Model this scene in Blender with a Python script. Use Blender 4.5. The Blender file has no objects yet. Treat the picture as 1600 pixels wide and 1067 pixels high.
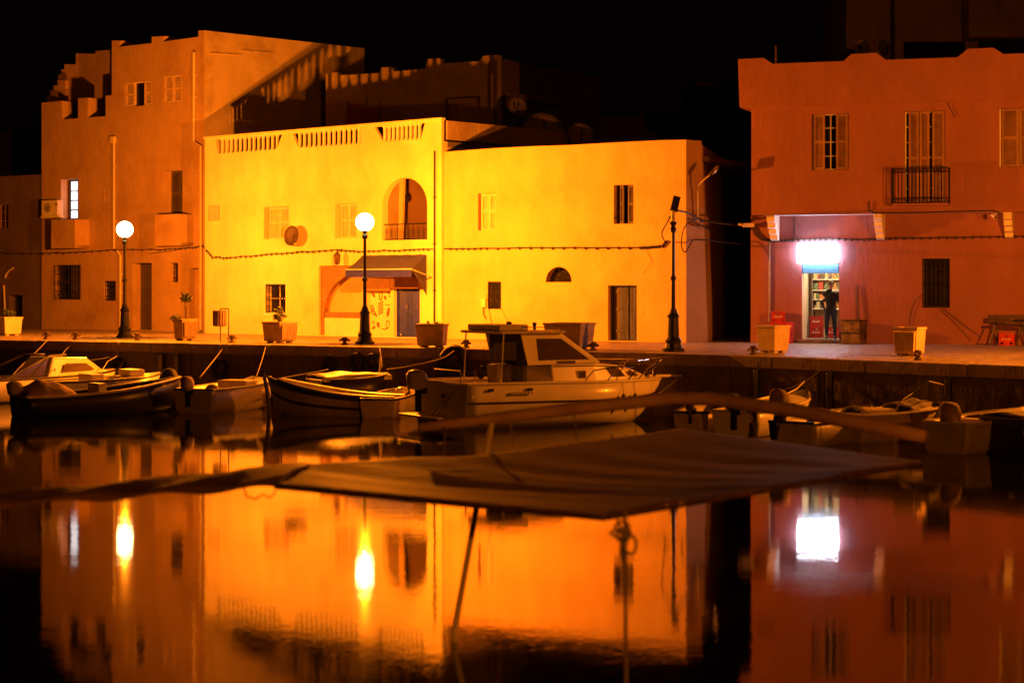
import bpy, math, random
from mathutils import Vector, Matrix, geometry
random.seed(7)
R = math.radians
SC = bpy.context.scene
COL = SC.collection
# ------------------------------------------------------------------ camera, world, exposure
FPX, HZ, H, QZ = 3000.0, 450.0, 3.2, 1.5          # focal length in px of a 1600 px frame, horizon row, eye height, quay height
cam = bpy.data.cameras.new('camera'); co = bpy.data.objects.new('camera', cam); COL.objects.link(co); SC.camera = co
co.location = (0, 0, H); co.rotation_euler = (R(90), 0, 0)
cam.sensor_width = 36; cam.lens = FPX / 1600 * 36; cam.shift_y = -(533.5 - HZ) / 1600
cam.clip_start = .3; cam.clip_end = 1500
cam.dof.use_dof = True; cam.dof.focus_distance = 62; cam.dof.aperture_fstop = 1.4
W = bpy.data.worlds.new('World'); SC.world = W; W.use_nodes = True
W.node_tree.nodes['Background'].inputs[0].default_value = (1, .5, .22, 1)
W.node_tree.nodes['Background'].inputs[1].default_value = .0009
SC.view_settings.view_transform = 'Standard'; SC.view_settings.look = 'None'
SC.view_settings.exposure = 0; SC.view_settings.gamma = 1; SC.view_settings.use_curve_mapping = False
try:
    SC.cycles.max_bounces = 6; SC.cycles.diffuse_bounces = 3; SC.cycles.glossy_bounces = 3
    SC.cycles.sample_clamp_indirect = 6; SC.cycles.use_denoising = True; SC.cycles.caustics_reflective = False
except Exception: pass
SOD = (1, .205, .004)                               # colour of the sodium lamps
# ------------------------------------------------------------------ materials
MC = {}
def nt(name):
    m = bpy.data.materials.new(name); m.use_nodes = True
    return m, m.node_tree.nodes, m.node_tree.links, m.node_tree.nodes['Principled BSDF']
def mat(name, col, rough=.6, metal=0, bump=0, bscale=20, var=.15, vscale=3, stretch=(1, 1, 1), spec=.5, coat=0, dirt=0):
    """base colour broken up by two noises, fine relief from a third"""
    if name in MC: return MC[name]
    m, N, L, b = nt(name)
    b.inputs['Roughness'].default_value = rough; b.inputs['Metallic'].default_value = metal
    b.inputs['Specular IOR Level'].default_value = spec; b.inputs['Coat Weight'].default_value = coat
    tc = N.new('ShaderNodeTexCoord'); mp = N.new('ShaderNodeMapping'); mp.inputs['Scale'].default_value = stretch
    L.new(tc.outputs['Object'], mp.inputs[0])
    n1 = N.new('ShaderNodeTexNoise'); n1.inputs['Scale'].default_value = vscale; n1.inputs['Detail'].default_value = 6; n1.inputs['Roughness'].default_value = .65
    L.new(mp.outputs[0], n1.inputs['Vector'])
    r = N.new('ShaderNodeMapRange'); r.inputs['From Min'].default_value = .3; r.inputs['From Max'].default_value = .7
    r.inputs['To Min'].default_value = 1 - var * 1.6; r.inputs['To Max'].default_value = 1 + var * .6
    L.new(n1.outputs['Fac'], r.inputs['Value'])
    mx = N.new('ShaderNodeVectorMath'); mx.operation = 'SCALE'; mx.inputs[0].default_value = col[:3]
    L.new(r.outputs[0], mx.inputs['Scale']); out = mx.outputs[0]
    if dirt:
        n3 = N.new('ShaderNodeTexNoise'); n3.inputs['Scale'].default_value = .55; n3.inputs['Detail'].default_value = 9; n3.inputs['Roughness'].default_value = .7
        L.new(tc.outputs['Object'], n3.inputs['Vector'])
        r3 = N.new('ShaderNodeMapRange'); r3.inputs['From Min'].default_value = .47; r3.inputs['From Max'].default_value = .68; r3.inputs['To Min'].default_value = 0; r3.inputs['To Max'].default_value = dirt
        L.new(n3.outputs['Fac'], r3.inputs['Value'])
        m2 = N.new('ShaderNodeMix'); m2.data_type = 'RGBA'; m2.inputs['B'].default_value = (col[0] * .55, col[1] * .48, col[2] * .42, 1)
        L.new(out, m2.inputs['A']); L.new(r3.outputs[0], m2.inputs['Factor']); out = m2.outputs['Result']
    L.new(out, b.inputs['Base Color'])
    if bump:
        n2 = N.new('ShaderNodeTexNoise'); n2.inputs['Scale'].default_value = bscale; n2.inputs['Detail'].default_value = 5
        L.new(mp.outputs[0], n2.inputs['Vector'])
        bp = N.new('ShaderNodeBump'); bp.inputs['Strength'].default_value = 1; bp.inputs['Distance'].default_value = bump
        L.new(n2.outputs['Fac'], bp.inputs['Height']); L.new(bp.outputs[0], b.inputs['Normal'])
    MC[name] = m; return m
def emis(name, col, s):
    if name in MC: return MC[name]
    m, N, L, b = nt(name); b.inputs['Base Color'].default_value = (.8, .8, .8, 1)
    b.inputs['Emission Color'].default_value = (*col, 1); b.inputs['Emission Strength'].default_value = s
    MC[name] = m; return m
plaster = lambda n, c, dirt=.6: mat(n, c, .85, bump=.018, bscale=7, var=.11, vscale=1.1, stretch=(1, 1, .45), dirt=dirt, spec=.25)
M = dict(
    pl_mid=plaster('plaster_cream', (.78, .68, .46), .4), pl_mid2=plaster('plaster_pale', (.67, .46, .26), .4),
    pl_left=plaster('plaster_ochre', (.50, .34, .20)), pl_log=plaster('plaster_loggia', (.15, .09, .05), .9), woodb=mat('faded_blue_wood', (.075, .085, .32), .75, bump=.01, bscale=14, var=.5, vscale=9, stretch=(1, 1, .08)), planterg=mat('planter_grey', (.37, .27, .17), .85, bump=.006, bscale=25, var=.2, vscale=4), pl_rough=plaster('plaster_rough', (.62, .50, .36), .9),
    pl_right=plaster('plaster_rose', (.30, .132, .15), .22), pl_corner_shaded=plaster('plaster_corner_shaded', (.46, .30, .18), .4), pl_grey=plaster('plaster_grey', (.15, .11, .14)),
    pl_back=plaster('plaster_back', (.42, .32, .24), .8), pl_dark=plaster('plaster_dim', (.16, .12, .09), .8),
    white=mat('white_paint', (.78, .74, .68), .5, bump=.003, bscale=30, var=.1),
    trim=mat('trim_cream', (.72, .62, .5), .6, bump=.004, var=.1),
    shutter=mat('shutter_brown', (.30, .17, .12), .6, bump=.003, bscale=40, var=.25),
    shutter_pale=mat('shutter_pale', (.66, .50, .38), .6, bump=.003, bscale=40, var=.15),
    shutter_dark=mat('shutter_dark', (.10, .075, .06), .6, bump=.003, bscale=40, var=.25),
    wood=mat('weathered_wood', (.26, .21, .18), .75, bump=.01, bscale=14, var=.45, vscale=9, stretch=(1, 1, .08)),
    iron=mat('black_iron', (.022, .02, .02), .45, metal=.5, bump=.002, bscale=60, var=.3),
    rust=mat('rusty_iron', (.14, .085, .05), .7, metal=.3, bump=.01, bscale=20, var=.5, vscale=7),
    glassd=mat('dark_glass', (.012, .011, .012), .12, var=.2),
    dark=mat('dark_room', (.015, .012, .01), .9, var=.3),
    blue=mat('blue_door_paint', (.014, .025, .75), .45, bump=.004, bscale=30, var=.3, vscale=5),
    bluem=mat('blue_metal', (.10, .28, .48), .4, bump=.002, var=.15),
    awn=mat('awning_cloth', (.07, .07, .32), .8, bump=.01, bscale=6, var=.25), awnb=mat('awning_valance', (.018, .02, .65), .8, var=.2),
    conc=mat('quay_concrete', (.15, .12, .095), .85, bump=.03, bscale=5, var=.45, vscale=1.6, stretch=(1, 1, .5), dirt=.9),
    cope=mat('quay_coping', (.30, .23, .18), .8, bump=.015, bscale=9, var=.3, vscale=2),
    planter=mat('planter_concrete', (.66, .52, .38), .8, bump=.006, bscale=25, var=.14, vscale=4),
    soil=mat('soil', (.05, .035, .025), .95, bump=.02, var=.4), leaf=mat('leaf', (.05, .07, .025), .6, var=.4, vscale=12),
    gel=mat('boat_white', (.84, .78, .72), .28, bump=.002, bscale=4, var=.10, vscale=2, coat=.3),
    gel2=mat('boat_old_white', (.58, .50, .43), .45, bump=.004, bscale=9, var=.2, vscale=3),
    navy=mat('boat_dark', (.03, .028, .04), .35, bump=.003, var=.3), trimb=mat('boat_trim', (.06, .045, .045), .4, var=.25),
    tint=mat('tinted_window', (.09, .06, .055), .1, var=.15), cloth=mat('cover_cloth', (.34, .24, .17), .85, bump=.03, bscale=5, var=.3, vscale=3),
    cloth2=mat('grey_cloth', (.24, .21, .19), .8, bump=.03, bscale=5, var=.3), cloth3=mat('dark_cloth', (.05, .045, .045), .8, bump=.02, bscale=5, var=.3),
    chrome=mat('rail_metal', (.7, .66, .6), .22, metal=1, var=.1), rubber=mat('rubber', (.018, .017, .016), .7, bump=.006, bscale=30, var=.3),
    rope=mat('rope', (.42, .34, .24), .9, bump=.004, bscale=60, var=.3), wire=mat('cable_black', (.03, .022, .018), .7, var=.3),
    red=mat('red_plastic', (.55, .03, .03), .4, var=.15), dish=mat('dish_metal', (.32, .27, .23), .5, bump=.002, var=.3, vscale=4),
    dishd=mat('dish_dark', (.08, .05, .035), .6, var=.4, vscale=5), tilem=None)
def brickmat(name, c1, c2, mortar, sx, bw, bh):
    m, N, L, b = nt(name); b.inputs['Roughness'].default_value = .55
    tc = N.new('ShaderNodeTexCoord'); sp = N.new('ShaderNodeSeparateXYZ'); cb = N.new('ShaderNodeCombineXYZ')
    L.new(tc.outputs['Object'], sp.inputs[0]); L.new(sp.outputs['X'], cb.inputs[0]); L.new(sp.outputs['Z' if sx else 'Y'], cb.inputs[1])
    t = N.new('ShaderNodeTexBrick'); L.new(cb.outputs[0], t.inputs['Vector'])
    t.offset = 0 if sx else .5
    t.inputs['Color1'].default_value = (*c1, 1); t.inputs['Color2'].default_value = (*c2, 1); t.inputs['Mortar'].default_value = (*mortar, 1)
    t.inputs['Scale'].default_value = 1; t.inputs['Brick Width'].default_value = bw; t.inputs['Row Height'].default_value = bh
    t.inputs['Mortar Size'].default_value = .012; t.inputs['Mortar Smooth'].default_value = .3
    n = N.new('ShaderNodeTexNoise'); n.inputs['Scale'].default_value = 1.3; n.inputs['Detail'].default_value = 8; L.new(tc.outputs['Object'], n.inputs['Vector'])
    mx = N.new('ShaderNodeMix'); mx.data_type = 'RGBA'; mx.blend_type = 'MULTIPLY'; mx.inputs['Factor'].default_value = .75
    cr = N.new('ShaderNodeMapRange'); cr.inputs['From Min'].default_value = .3; cr.inputs['From Max'].default_value = .7; cr.inputs['To Min'].default_value = .5 if sx else .3; cr.inputs['To Max'].default_value = 1.25 if sx else 1.5
    if not sx: n.inputs['Scale'].default_value = 2.6
    L.new(n.outputs['Fac'], cr.inputs[0]); L.new(t.outputs['Color'], mx.inputs['A']); L.new(cr.outputs[0], mx.inputs['B']); L.new(mx.outputs['Result'], b.inputs['Base Color'])
    bp = N.new('ShaderNodeBump'); bp.inputs['Distance'].default_value = .02; bp.invert = True
    L.new(t.outputs['Fac'], bp.inputs['Height']); 
    n4 = N.new('ShaderNodeTexNoise'); n4.inputs['Scale'].default_value = 7 if sx else 4.5; L.new(tc.outputs['Object'], n4.inputs['Vector'])
    b2 = N.new('ShaderNodeBump'); b2.inputs['Distance'].default_value = .03 if sx else .28; n4.inputs['Detail'].default_value = 5; L.new(n4.outputs['Fac'], b2.inputs['Height']); L.new(bp.outputs[0], b2.inputs['Normal'])
    L.new(b2.outputs[0], b.inputs['Normal'])
    MC[name] = m; return m
M['cobble'] = brickmat('pavement_cobbles', (.44, .36, .29), (.32, .26, .21), (.13, .10, .08), False, .28, .16)
MC['pavement_cobbles'].node_tree.nodes['Principled BSDF'].inputs['Roughness'].default_value = .42
M['tile'] = brickmat('wall_tiles', (.42, .20, .10), (.36, .16, .08), (.22, .11, .06), True, .09, .09)
# water
m, N, L, b = nt('harbour_water'); M['water'] = m
b.inputs['Base Color'].default_value = (.006, .005, .004, 1); b.inputs['IOR'].default_value = 1.36; b.inputs['Roughness'].default_value = .032
tc = N.new('ShaderNodeTexCoord'); mp = N.new('ShaderNodeMapping'); mp.inputs['Scale'].default_value = (.8, 1, 1); L.new(tc.outputs['Object'], mp.inputs[0])
n1 = N.new('ShaderNodeTexNoise'); n1.inputs['Scale'].default_value = .5; n1.inputs['Detail'].default_value = 3; L.new(mp.outputs[0], n1.inputs['Vector'])
n2 = N.new('ShaderNodeTexNoise'); n2.inputs['Scale'].default_value = 11; n2.inputs['Detail'].default_value = 3; L.new(mp.outputs[0], n2.inputs['Vector'])
b1 = N.new('ShaderNodeBump'); b1.inputs['Distance'].default_value = .003; L.new(n1.outputs['Fac'], b1.inputs['Height'])
b2 = N.new('ShaderNodeBump'); b2.inputs['Distance'].default_value = .0006; L.new(n2.outputs['Fac'], b2.inputs['Height']); L.new(b1.outputs[0], b2.inputs['Normal'])
L.new(b2.outputs[0], b.inputs['Normal'])
# ------------------------------------------------------------------ helpers
def P(u, v, Y): return Vector(((u - 800) * Y / FPX, Y, H - (v - HZ) * Y / FPX))
def onz(u, v, z): return P(u, v, (H - z) * FPX / (v - HZ))
def tag(o, label=None, cat=None, group=None, kind=None):
    for k, v in (('label', label), ('category', cat), ('group', group), ('kind', kind)):
        if v: o[k] = v
    return o
def empty(name, loc=(0, 0, 0), rz=0, mw=None, **k):
    o = bpy.data.objects.new(name, None); COL.objects.link(o); o.empty_display_size = .2
    if mw is not None: o.matrix_world = mw
    else: o.location = loc; o.rotation_euler = (0, 0, rz)
    return tag(o, **k)
def copy_tree(o, parent=None):
    c = o.copy(); COL.objects.link(c); c.parent = parent
    for ch in list(o.children): copy_tree(ch, c)
    return c
class MB:
    def __init__(s): s.v = []; s.f = []
    def add(s, V, F, T=None):
        k = len(s.v); s.v += [tuple(T @ Vector(p)) if T else tuple(p) for p in V]; s.f += [tuple(i + k for i in f) for f in F]; return s
    def box(s, x0, x1, y0, y1, z0, z1, T=None):
        V = [(x, y, z) for z in (z0, z1) for y in (y0, y1) for x in (x0, x1)]
        return s.add(V, [(0, 2, 3, 1), (4, 5, 7, 6), (0, 1, 5, 4), (2, 6, 7, 3), (0, 4, 6, 2), (1, 3, 7, 5)], T)
    def frustum(s, a0, b0, z0, a1, b1, z1, T=None):
        V = [(-a0, -b0, z0), (a0, -b0, z0), (a0, b0, z0), (-a0, b0, z0), (-a1, -b1, z1), (a1, -b1, z1), (a1, b1, z1), (-a1, b1, z1)]
        return s.add(V, [(0, 3, 2, 1), (4, 5, 6, 7), (0, 1, 5, 4), (1, 2, 6, 5), (2, 3, 7, 6), (3, 0, 4, 7)], T)
    def lathe(s, prof, n=16, T=None):
        V = []; F = []
        for r, z in prof: V += [(r * math.cos(2 * math.pi * i / n), r * math.sin(2 * math.pi * i / n), z) for i in range(n)]
        for j in range(len(prof) - 1):
            for i in range(n): F.append((j * n + i, j * n + (i + 1) % n, (j + 1) * n + (i + 1) % n, (j + 1) * n + i))
        F.append(tuple(range(n - 1, -1, -1))); F.append(tuple((len(prof) - 1) * n + i for i in range(n)))
        return s.add(V, F, T)
    def tube(s, pts, r, n=6, T=None, closed=False):
        pts = [Vector(p) for p in pts]; V = []; F = []; m_ = len(pts); up = Vector((0, 0, 1))
        for i, p in enumerate(pts):
            a = pts[i - 1] if (i or closed) else p; c = pts[(i + 1) % m_] if (i < m_ - 1 or closed) else p
            d = (c - a); d = d.normalized() if d.length > 1e-9 else Vector((1, 0, 0))
            q = up if abs(d.z) < .95 else Vector((1, 0, 0)); e1 = d.cross(q).normalized(); e2 = e1.cross(d)
            rr = r[i] if isinstance(r, (list, tuple)) else r
            V += [tuple(p + e1 * rr * math.cos(2 * math.pi * k / n) + e2 * rr * math.sin(2 * math.pi * k / n)) for k in range(n)]
        for j in range(m_ if closed else m_ - 1):
            for i in range(n): F.append((j * n + i, j * n + (i + 1) % n, ((j + 1) % m_) * n + (i + 1) % n, ((j + 1) % m_) * n + i))
        if not closed: F.append(tuple(range(n - 1, -1, -1))); F.append(tuple((m_ - 1) * n + i for i in range(n)))
        return s.add(V, F, T)
    def ball(s, c, r, nu=12, nv=8, T=None):
        if not isinstance(r, (tuple, list)): r = (r, r, r)
        V = [(c[0], c[1], c[2] - r[2])]; F = []
        for j in range(1, nv):
            a = math.pi * j / nv
            V += [(c[0] + r[0] * math.sin(a) * math.cos(2 * math.pi * i / nu), c[1] + r[1] * math.sin(a) * math.sin(2 * math.pi * i / nu), c[2] - r[2] * math.cos(a)) for i in range(nu)]
        V.append((c[0], c[1], c[2] + r[2]))
        for i in range(nu): F.append((0, 1 + (i + 1) % nu, 1 + i)); F.append((len(V) - 1, 1 + (nv - 2) * nu + i, 1 + (nv - 2) * nu + (i + 1) % nu))
        for j in range(nv - 2):
            for i in range(nu): F.append((1 + j * nu + i, 1 + j * nu + (i + 1) % nu, 1 + (j + 1) * nu + (i + 1) % nu, 1 + (j + 1) * nu + i))
        return s.add(V, F, T)
    def prism(s, out, holes, y0, y1, T=None):
        """outline and holes in x,z; solid between y0 and y1"""
        def area(p): return sum(p[i][0] * p[(i + 1) % len(p)][1] - p[(i + 1) % len(p)][0] * p[i][1] for i in range(len(p)))
        loops = [list(out) if area(out) > 0 else list(out)[::-1]] + [list(h) if area(h) < 0 else list(h)[::-1] for h in holes]
        co_, fc = [], []
        for l in loops: fc.append(list(range(len(co_), len(co_) + len(l)))); co_ += [Vector(p) for p in l]
        r = geometry.delaunay_2d_cdt(co_, [], fc, 2, 1e-5) if holes or len(out) > 4 else ([Vector(p) for p in loops[0]], None, [[0, 1, 2, 3][:len(out)]])
        n = len(r[0])
        s.add([(p[0], y0, p[1]) for p in r[0]] + [(p[0], y1, p[1]) for p in r[0]], [tuple(f) for f in r[2]] + [tuple(i + n for i in reversed(f)) for f in r[2]], T)
        for l in loops:
            k = len(l); s.add([(p[0], y0, p[1]) for p in l] + [(p[0], y1, p[1]) for p in l], [(i, i + k, (i + 1) % k + k, (i + 1) % k) for i in range(k)], T)
        return s
    def build(s, name, mt, parent=None, smooth=False, loc=None, rz=None, bevel=0, **k):
        me = bpy.data.meshes.new(name); me.from_pydata(s.v, [], s.f); me.materials.append(mt); me.validate()
        if smooth: me.polygons.foreach_set('use_smooth', [True] * len(me.polygons))
        o = bpy.data.objects.new(name, me); COL.objects.link(o); o.parent = parent
        if loc is not None: o.location = loc
        if rz is not None: o.rotation_euler = (0, 0, rz)
        if bevel: q = o.modifiers.new('bevel', 'BEVEL'); q.width = bevel; q.segments = 2; q.limit_method = 'ANGLE'
        return tag(o, **k)
def arc(cx, cz, rx, rz_, a0, a1, n): return [(cx + rx * math.cos(R(a0 + (a1 - a0) * i / n)), cz + rz_ * math.sin(R(a0 + (a1 - a0) * i / n))) for i in range(n + 1)]
class Fr:
    """a facade: local x along the wall, y into the house, z up from the pavement"""
    def __init__(s, A, B):
        s.A = Vector((A[0], A[1], QZ)); s.ex = (Vector((B[0], B[1], QZ)) - s.A); s.L = s.ex.length; s.ex.normalize()
        s.inn = Vector((-s.ex.y, s.ex.x, 0))
        s.mw = Matrix(((s.ex.x, s.inn.x, 0, s.A.x), (s.ex.y, s.inn.y, 0, s.A.y), (0, 0, 1, QZ), (0, 0, 0, 1)))
    def tz(s, u, v, d=0):
        D = Vector(((u - 800) / FPX, 1, -(v - HZ) / FPX)); C = Vector((0, 0, H))
        t = ((s.A - C).dot(s.inn) + d) / D.dot(s.inn); p = C + D * t
        return ((p - s.A).dot(s.ex), p.z - QZ)
    def rect(s, u0, v0, u1, v1, d=0):
        uc, vc = (u0 + u1) / 2, (v0 + v1) / 2
        return (s.tz(u0, vc, d)[0], s.tz(u1, vc, d)[0], s.tz(uc, v1, d)[1], s.tz(uc, v0, d)[1])
    def w(s, x, y, z): return s.mw @ Vector((x, y, z))
def uY(u, Y): return ((u - 800) * Y / FPX, Y)
def rc(r): return [(r[0], r[2]), (r[1], r[2]), (r[1], r[3]), (r[0], r[3])]
def leaf_mesh(w_, h_, louvre=True):
    mb = MB(); t = .045; s_ = .07 if w_ > .3 else .05
    mb.box(0, s_, 0, t, 0, h_); mb.box(w_ - s_, w_, 0, t, 0, h_)
    for z in (0, h_ * .48, h_ - .08): mb.box(s_, w_ - s_, .002, t - .002, z, z + .08)
    if louvre:
        z = .1
        while z < h_ - .1:
            if not (h_ * .46 < z < h_ * .48 + .08): mb.add([(s_, .008, z), (w_ - s_, .008, z), (w_ - s_, .035, z + .035), (s_, .035, z + .035), (s_, .016, z - .004), (w_ - s_, .016, z - .004), (w_ - s_, .041, z + .031), (s_, .041, z + .031)], [(0, 1, 2, 3), (7, 6, 5, 4), (0, 4, 5, 1), (3, 2, 6, 7)])
            z += .055
        mb.box(s_, w_ - s_, .0415, .0445, .09, h_ - .09)
    else: mb.box(s_, w_ - s_, .015, .03, .05, h_ - .05)
    return mb
def grille_mb(w_, h_, nb, y=0, scroll=True, rr=.011):
    g = MB()
    for i in range(nb + 1): g.tube([(w_ * i / nb, y, 0), (w_ * i / nb, y, h_)], rr, 5)
    for z in (.02, h_ - .02, h_ * .25, h_ * .75): g.tube([(0, y, z), (w_, y, z)], rr, 5)
    if scroll:
        for i in range(nb):
            cx, rad = w_ * (i + .5) / nb, w_ / nb * .42
            for cz in (h_ * .12, h_ * .5, h_ * .88):
                g.tube([(cx + rad * math.cos(a * .785), y, cz + rad * math.sin(a * .785)) for a in range(8)], rr * .8, 4, closed=True)
    return g
def window(house, fr, px, frame=None, pane='glassd', depth=.16, mun=(0, 0), leaves=(), lmat='shutter', grille=0, gy=.05, sill=False, fw=.045, louvre=True, surround=0, d=0):
    """hole in the wall with a recessed frame, pane, shutter leaves (fraction0, fraction1, hinge side, angle), grille"""
    x0, x1, z0, z1 = r = fr.rect(*px, d); w_, h_ = x1 - x0, z1 - z0
    fm = M[frame or 'trim']
    f = MB().prism(rc((.002, w_ - .002, .002, h_ - .002)), [rc((fw, w_ - fw, fw, h_ - fw))], depth, depth + .05)
    for i in range(1, mun[0]): f.box(w_ * i / mun[0] - .018, w_ * i / mun[0] + .018, depth + .004, depth + .04, fw, h_ - fw)
    for i in range(1, mun[1]): f.box(fw, w_ - fw, depth + .006, depth + .038, h_ * i / mun[1] - .015, h_ * i / mun[1] + .015)
    wo = f.build('window', fm, house, loc=(x0, d, z0))
    MB().box(fw - .01, w_ - fw + .01, depth + .052, depth + .06, fw - .01, h_ - fw + .01).build('pane', M[pane], wo)
    bk = max(.301, depth + .07); MB().box(-.1, w_ + .1, bk, bk + .02, -.1, h_ + .1).build('backing', M['dark'], wo)
    for (a, b_, side, ang) in leaves:
        lw = (b_ - a) * w_; lo = leaf_mesh(lw, h_ - .02, louvre)
        if side > 0: lo.v = [(p[0] - lw, p[1], p[2]) for p in lo.v]
        lo.build('shutter', M[lmat], wo, loc=((b_ if side > 0 else a) * w_, depth - .06, .01), rz=R(ang))
    if grille: grille_mb(w_ - .02, h_ - .02, grille).build('grille', M['iron'], wo, loc=(.01, gy, .01))
    if sill: MB().box(-.06, w_ + .06, -.06, .0, -.07, -.002).build('sill', fm, wo)
    if surround: MB().prism(rc((-surround, w_ + surround, -surround, h_ + surround)), [rc((0, w_, 0, h_))], -.025, -.001).build('surround', fm, wo)
    return rc(r)
def tubelocal(fr, pts, d, r, n=6):
    return MB().tube([(lambda t: (t[0], d, t[1]))(fr.tz(u, v, d)) for u, v in pts], r, n)
def pipe(house, fr, pts, r=.045, d=-.07, mt='trim'):
    o = tubelocal(fr, pts, d, r, 8).build('downpipe', M[mt], house)
    b_ = MB()
    for (u, v), (u2, v2) in zip(pts, pts[1:]):
        if abs(v2 - v) > 50:
            for k in range(1, 4):
                x, z = fr.tz(u + (u2 - u) * k / 4, v + (v2 - v) * k / 4, d); b_.box(x - r * 1.3, x + r * 1.3, d - r * 1.2, -.001, z - .02, z + .02)
    if b_.v: b_.build('pipe_clip', M[mt], o)
    return o
def jitter(pts, sub=4, amp=1.0, sag=0):
    out = []
    for (a, b_) in zip(pts, pts[1:]):
        for k in range(sub):
            t = k / sub; out.append((a[0] + (b_[0] - a[0]) * t, a[1] + (b_[1] - a[1]) * t + random.uniform(-amp, amp) + sag * 4 * t * (1 - t)))
    return out + [pts[-1]]
def cable(frs, label, r=.022, clips=True, group=None, amp=.8, sub=5, d=-.04):
    """frs: list of (facade, pixel points)"""
    mb = MB(); pts = []
    for fr, pp in frs:
        for u, v in jitter(pp, sub, amp): x, z = fr.tz(u, v, d); pts.append(fr.w(x, d, z))
    c = pts[0].copy(); mb.tube([p - c for p in pts], r, 5)
    o = mb.build('wall_cable', M['wire'], loc=c, label=label, cat='cable', group=group)
    if clips:
        k = MB()
        for i in range(1, len(pts) - 1):
            p = pts[i] - c; k.box(p.x - .02, p.x + .02, p.y - .05, p.y + .03, p.z - .06, p.z + .03)
        k.build('clip', M['wire'], o, kind='stuff')
    return o
# ------------------------------------------------------------------ facades
FA = Fr(uY(-130, 84.6), uY(65, 79.9))               # grey house, far left
FB = Fr(uY(65, 79.8), uY(319, 74.1))                # tall crenellated house
FC = Fr(uY(320, 72.2), uY(690, 64.0))               # balustrade house
FD = Fr(uY(690.8, 64.15), uY(1072, 59.8))              # plain cream house
FE = Fr(uY(1173, 60.0), uY(1600, 57.25))            # rose house, lower wall
# ------------------------------------------------------------------ setting: water, quay, pavement, near bank
MB().add([(-400, -60, -.1), (400, -60, -.1), (400, 400, -.1), (-400, 400, -.1)], [(0, 1, 2, 3)]).build('water', M['water'], kind='structure')
edge_px = [(-500, 521.5), (0, 532), (300, 537.5), (690, 545), (1140, 556), (1600, 573)]
edge = [onz(u, v, QZ) for u, v in edge_px] + [Vector((19, 30, QZ)), Vector((40, 8, QZ))]
edge[0] = Vector((-38, 72, QZ))
V = [(p.x, p.y, QZ) for p in edge] + [(400, 8, QZ), (400, 420, QZ), (-400, 420, QZ), (-400, 72, QZ)]
MB().add(V, [tuple(range(len(V)))]).build('pavement', M['cobble'], kind='structure')
quay = empty('quay', edge[3], kind='structure')
for a, b_ in zip(edge, edge[1:]):
    d = b_ - a; n_ = max(1, round(d.length / 3.1)); rz = math.atan2(d.y, d.x); st = d.length / n_
    for i in range(n_):
        p = a + d * (i / n_) - edge[3]; j = random.uniform(-.012, .012)
        MB().box(.012, st - .012, .0 + j, .8, -2.6, -.28).build('concrete_panel', M['conc'], quay, loc=p, rz=rz, bevel=.02)
    n_ = max(1, round(d.length / 1.55)); st = d.length / n_
    for i in range(n_):
        p = a + d * (i / n_) - edge[3]; j = random.uniform(-.01, .01)
        MB().box(.006, st - .006, -.06 + j, .42, -.28, .02 + j * .5).build('coping_stone', M['cope'], quay, loc=p, rz=rz, bevel=.025)
MB().box(-60, 60, -40, 6, -1, 1.5).build('near_quay', M['conc'], kind='structure')
# ------------------------------------------------------------------ street lamps
def globe_mat():
    if 'globe' in MC: return MC['globe']
    m, N, L, b = nt('glowing_globe'); N.remove(b); e = N.new('ShaderNodeEmission'); e.inputs[0].default_value = (1, .72, .26, 1); e.inputs[1].default_value = 14
    t = N.new('ShaderNodeBsdfTransparent'); a = N.new('ShaderNodeAddShader'); L.new(e.outputs[0], a.inputs[0]); L.new(t.outputs[0], a.inputs[1])
    L.new(a.outputs[0], N['Material Output'].inputs[0]); MC['globe'] = m; return m
def lamp_tree(mt_name, strength, broken=False):
    root = empty('street_lamp')
    sides = 12
    base = MB().lathe([(.30, 0), (.30, .07), (.24, .10), (.20, .22), (.22, .30), (.16, .40), (.14, .9), (.17, .95), (.12, 1.02), (.08, 1.15)], sides)
    base.build('base', M['iron'], root, smooth=False)
    MB().lathe([(.06, 1.15), (.055, 1.9), (.085, 1.93), (.085, 1.98), (.05, 2.02), (.045, 3.18), (.08, 3.2), (.09, 3.28), (.05, 3.34), (.10, 3.44), (.11, 3.47)], 10).build('pole', M['iron'], root)
    if not broken:
        MB().ball((0, 0, 3.69), .28, 24, 16).build('globe', globe_mat(), root, smooth=True)
        ld = bpy.data.lights.new('bulb', 'POINT'); ld.energy = strength * 2.18; ld.color = SOD; ld.shadow_soft_size = .07
        lo_ = bpy.data.objects.new('bulb', ld); COL.objects.link(lo_); lo_.parent = root; lo_.location = (0, 0, 3.60)
    return root
lp = [(195, 528, 'lamp_glow_a', 2900, 'lit globe street lamp in front of the tall crenellated house'),
      (570, 537.7, 'lamp_glow_b', 5200, 'lit globe street lamp in front of the shop awning and blue door')]
for u, v, mn, s_, lb in lp:
    t = lamp_tree(mn, s_); t.location = onz(u, v, QZ); tag(t, lb, 'street lamp', 'street lamps along the quay')
t = lamp_tree('lamp_glow_c', 2500); t.location = (14.2, 45.0, QZ); tag(t, 'lit globe street lamp beyond the right edge of the view by the rose house', 'street lamp', 'street lamps along the quay')
t = lamp_tree('x', 0, True); t.location = onz(1052, 549.3, QZ); tag(t, 'unlit street lamp whose pole carries a tilted black panel instead of a globe', 'street lamp', 'street lamps along the quay')
h_ = MB().tube([(0, 0, 3.45), (0, 0, 3.78)], .05, 8); h_.build('bracket', M['dish'], t)
MB().box(-.09, .11, -.05, .05, 0, .42, Matrix.Translation((0, 0, 3.75)) @ Matrix.Rotation(R(14), 4, 'Y') @ Matrix.Rotation(R(-12), 4, 'X')).build('panel', M['iron'], t, bevel=.01)
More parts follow.
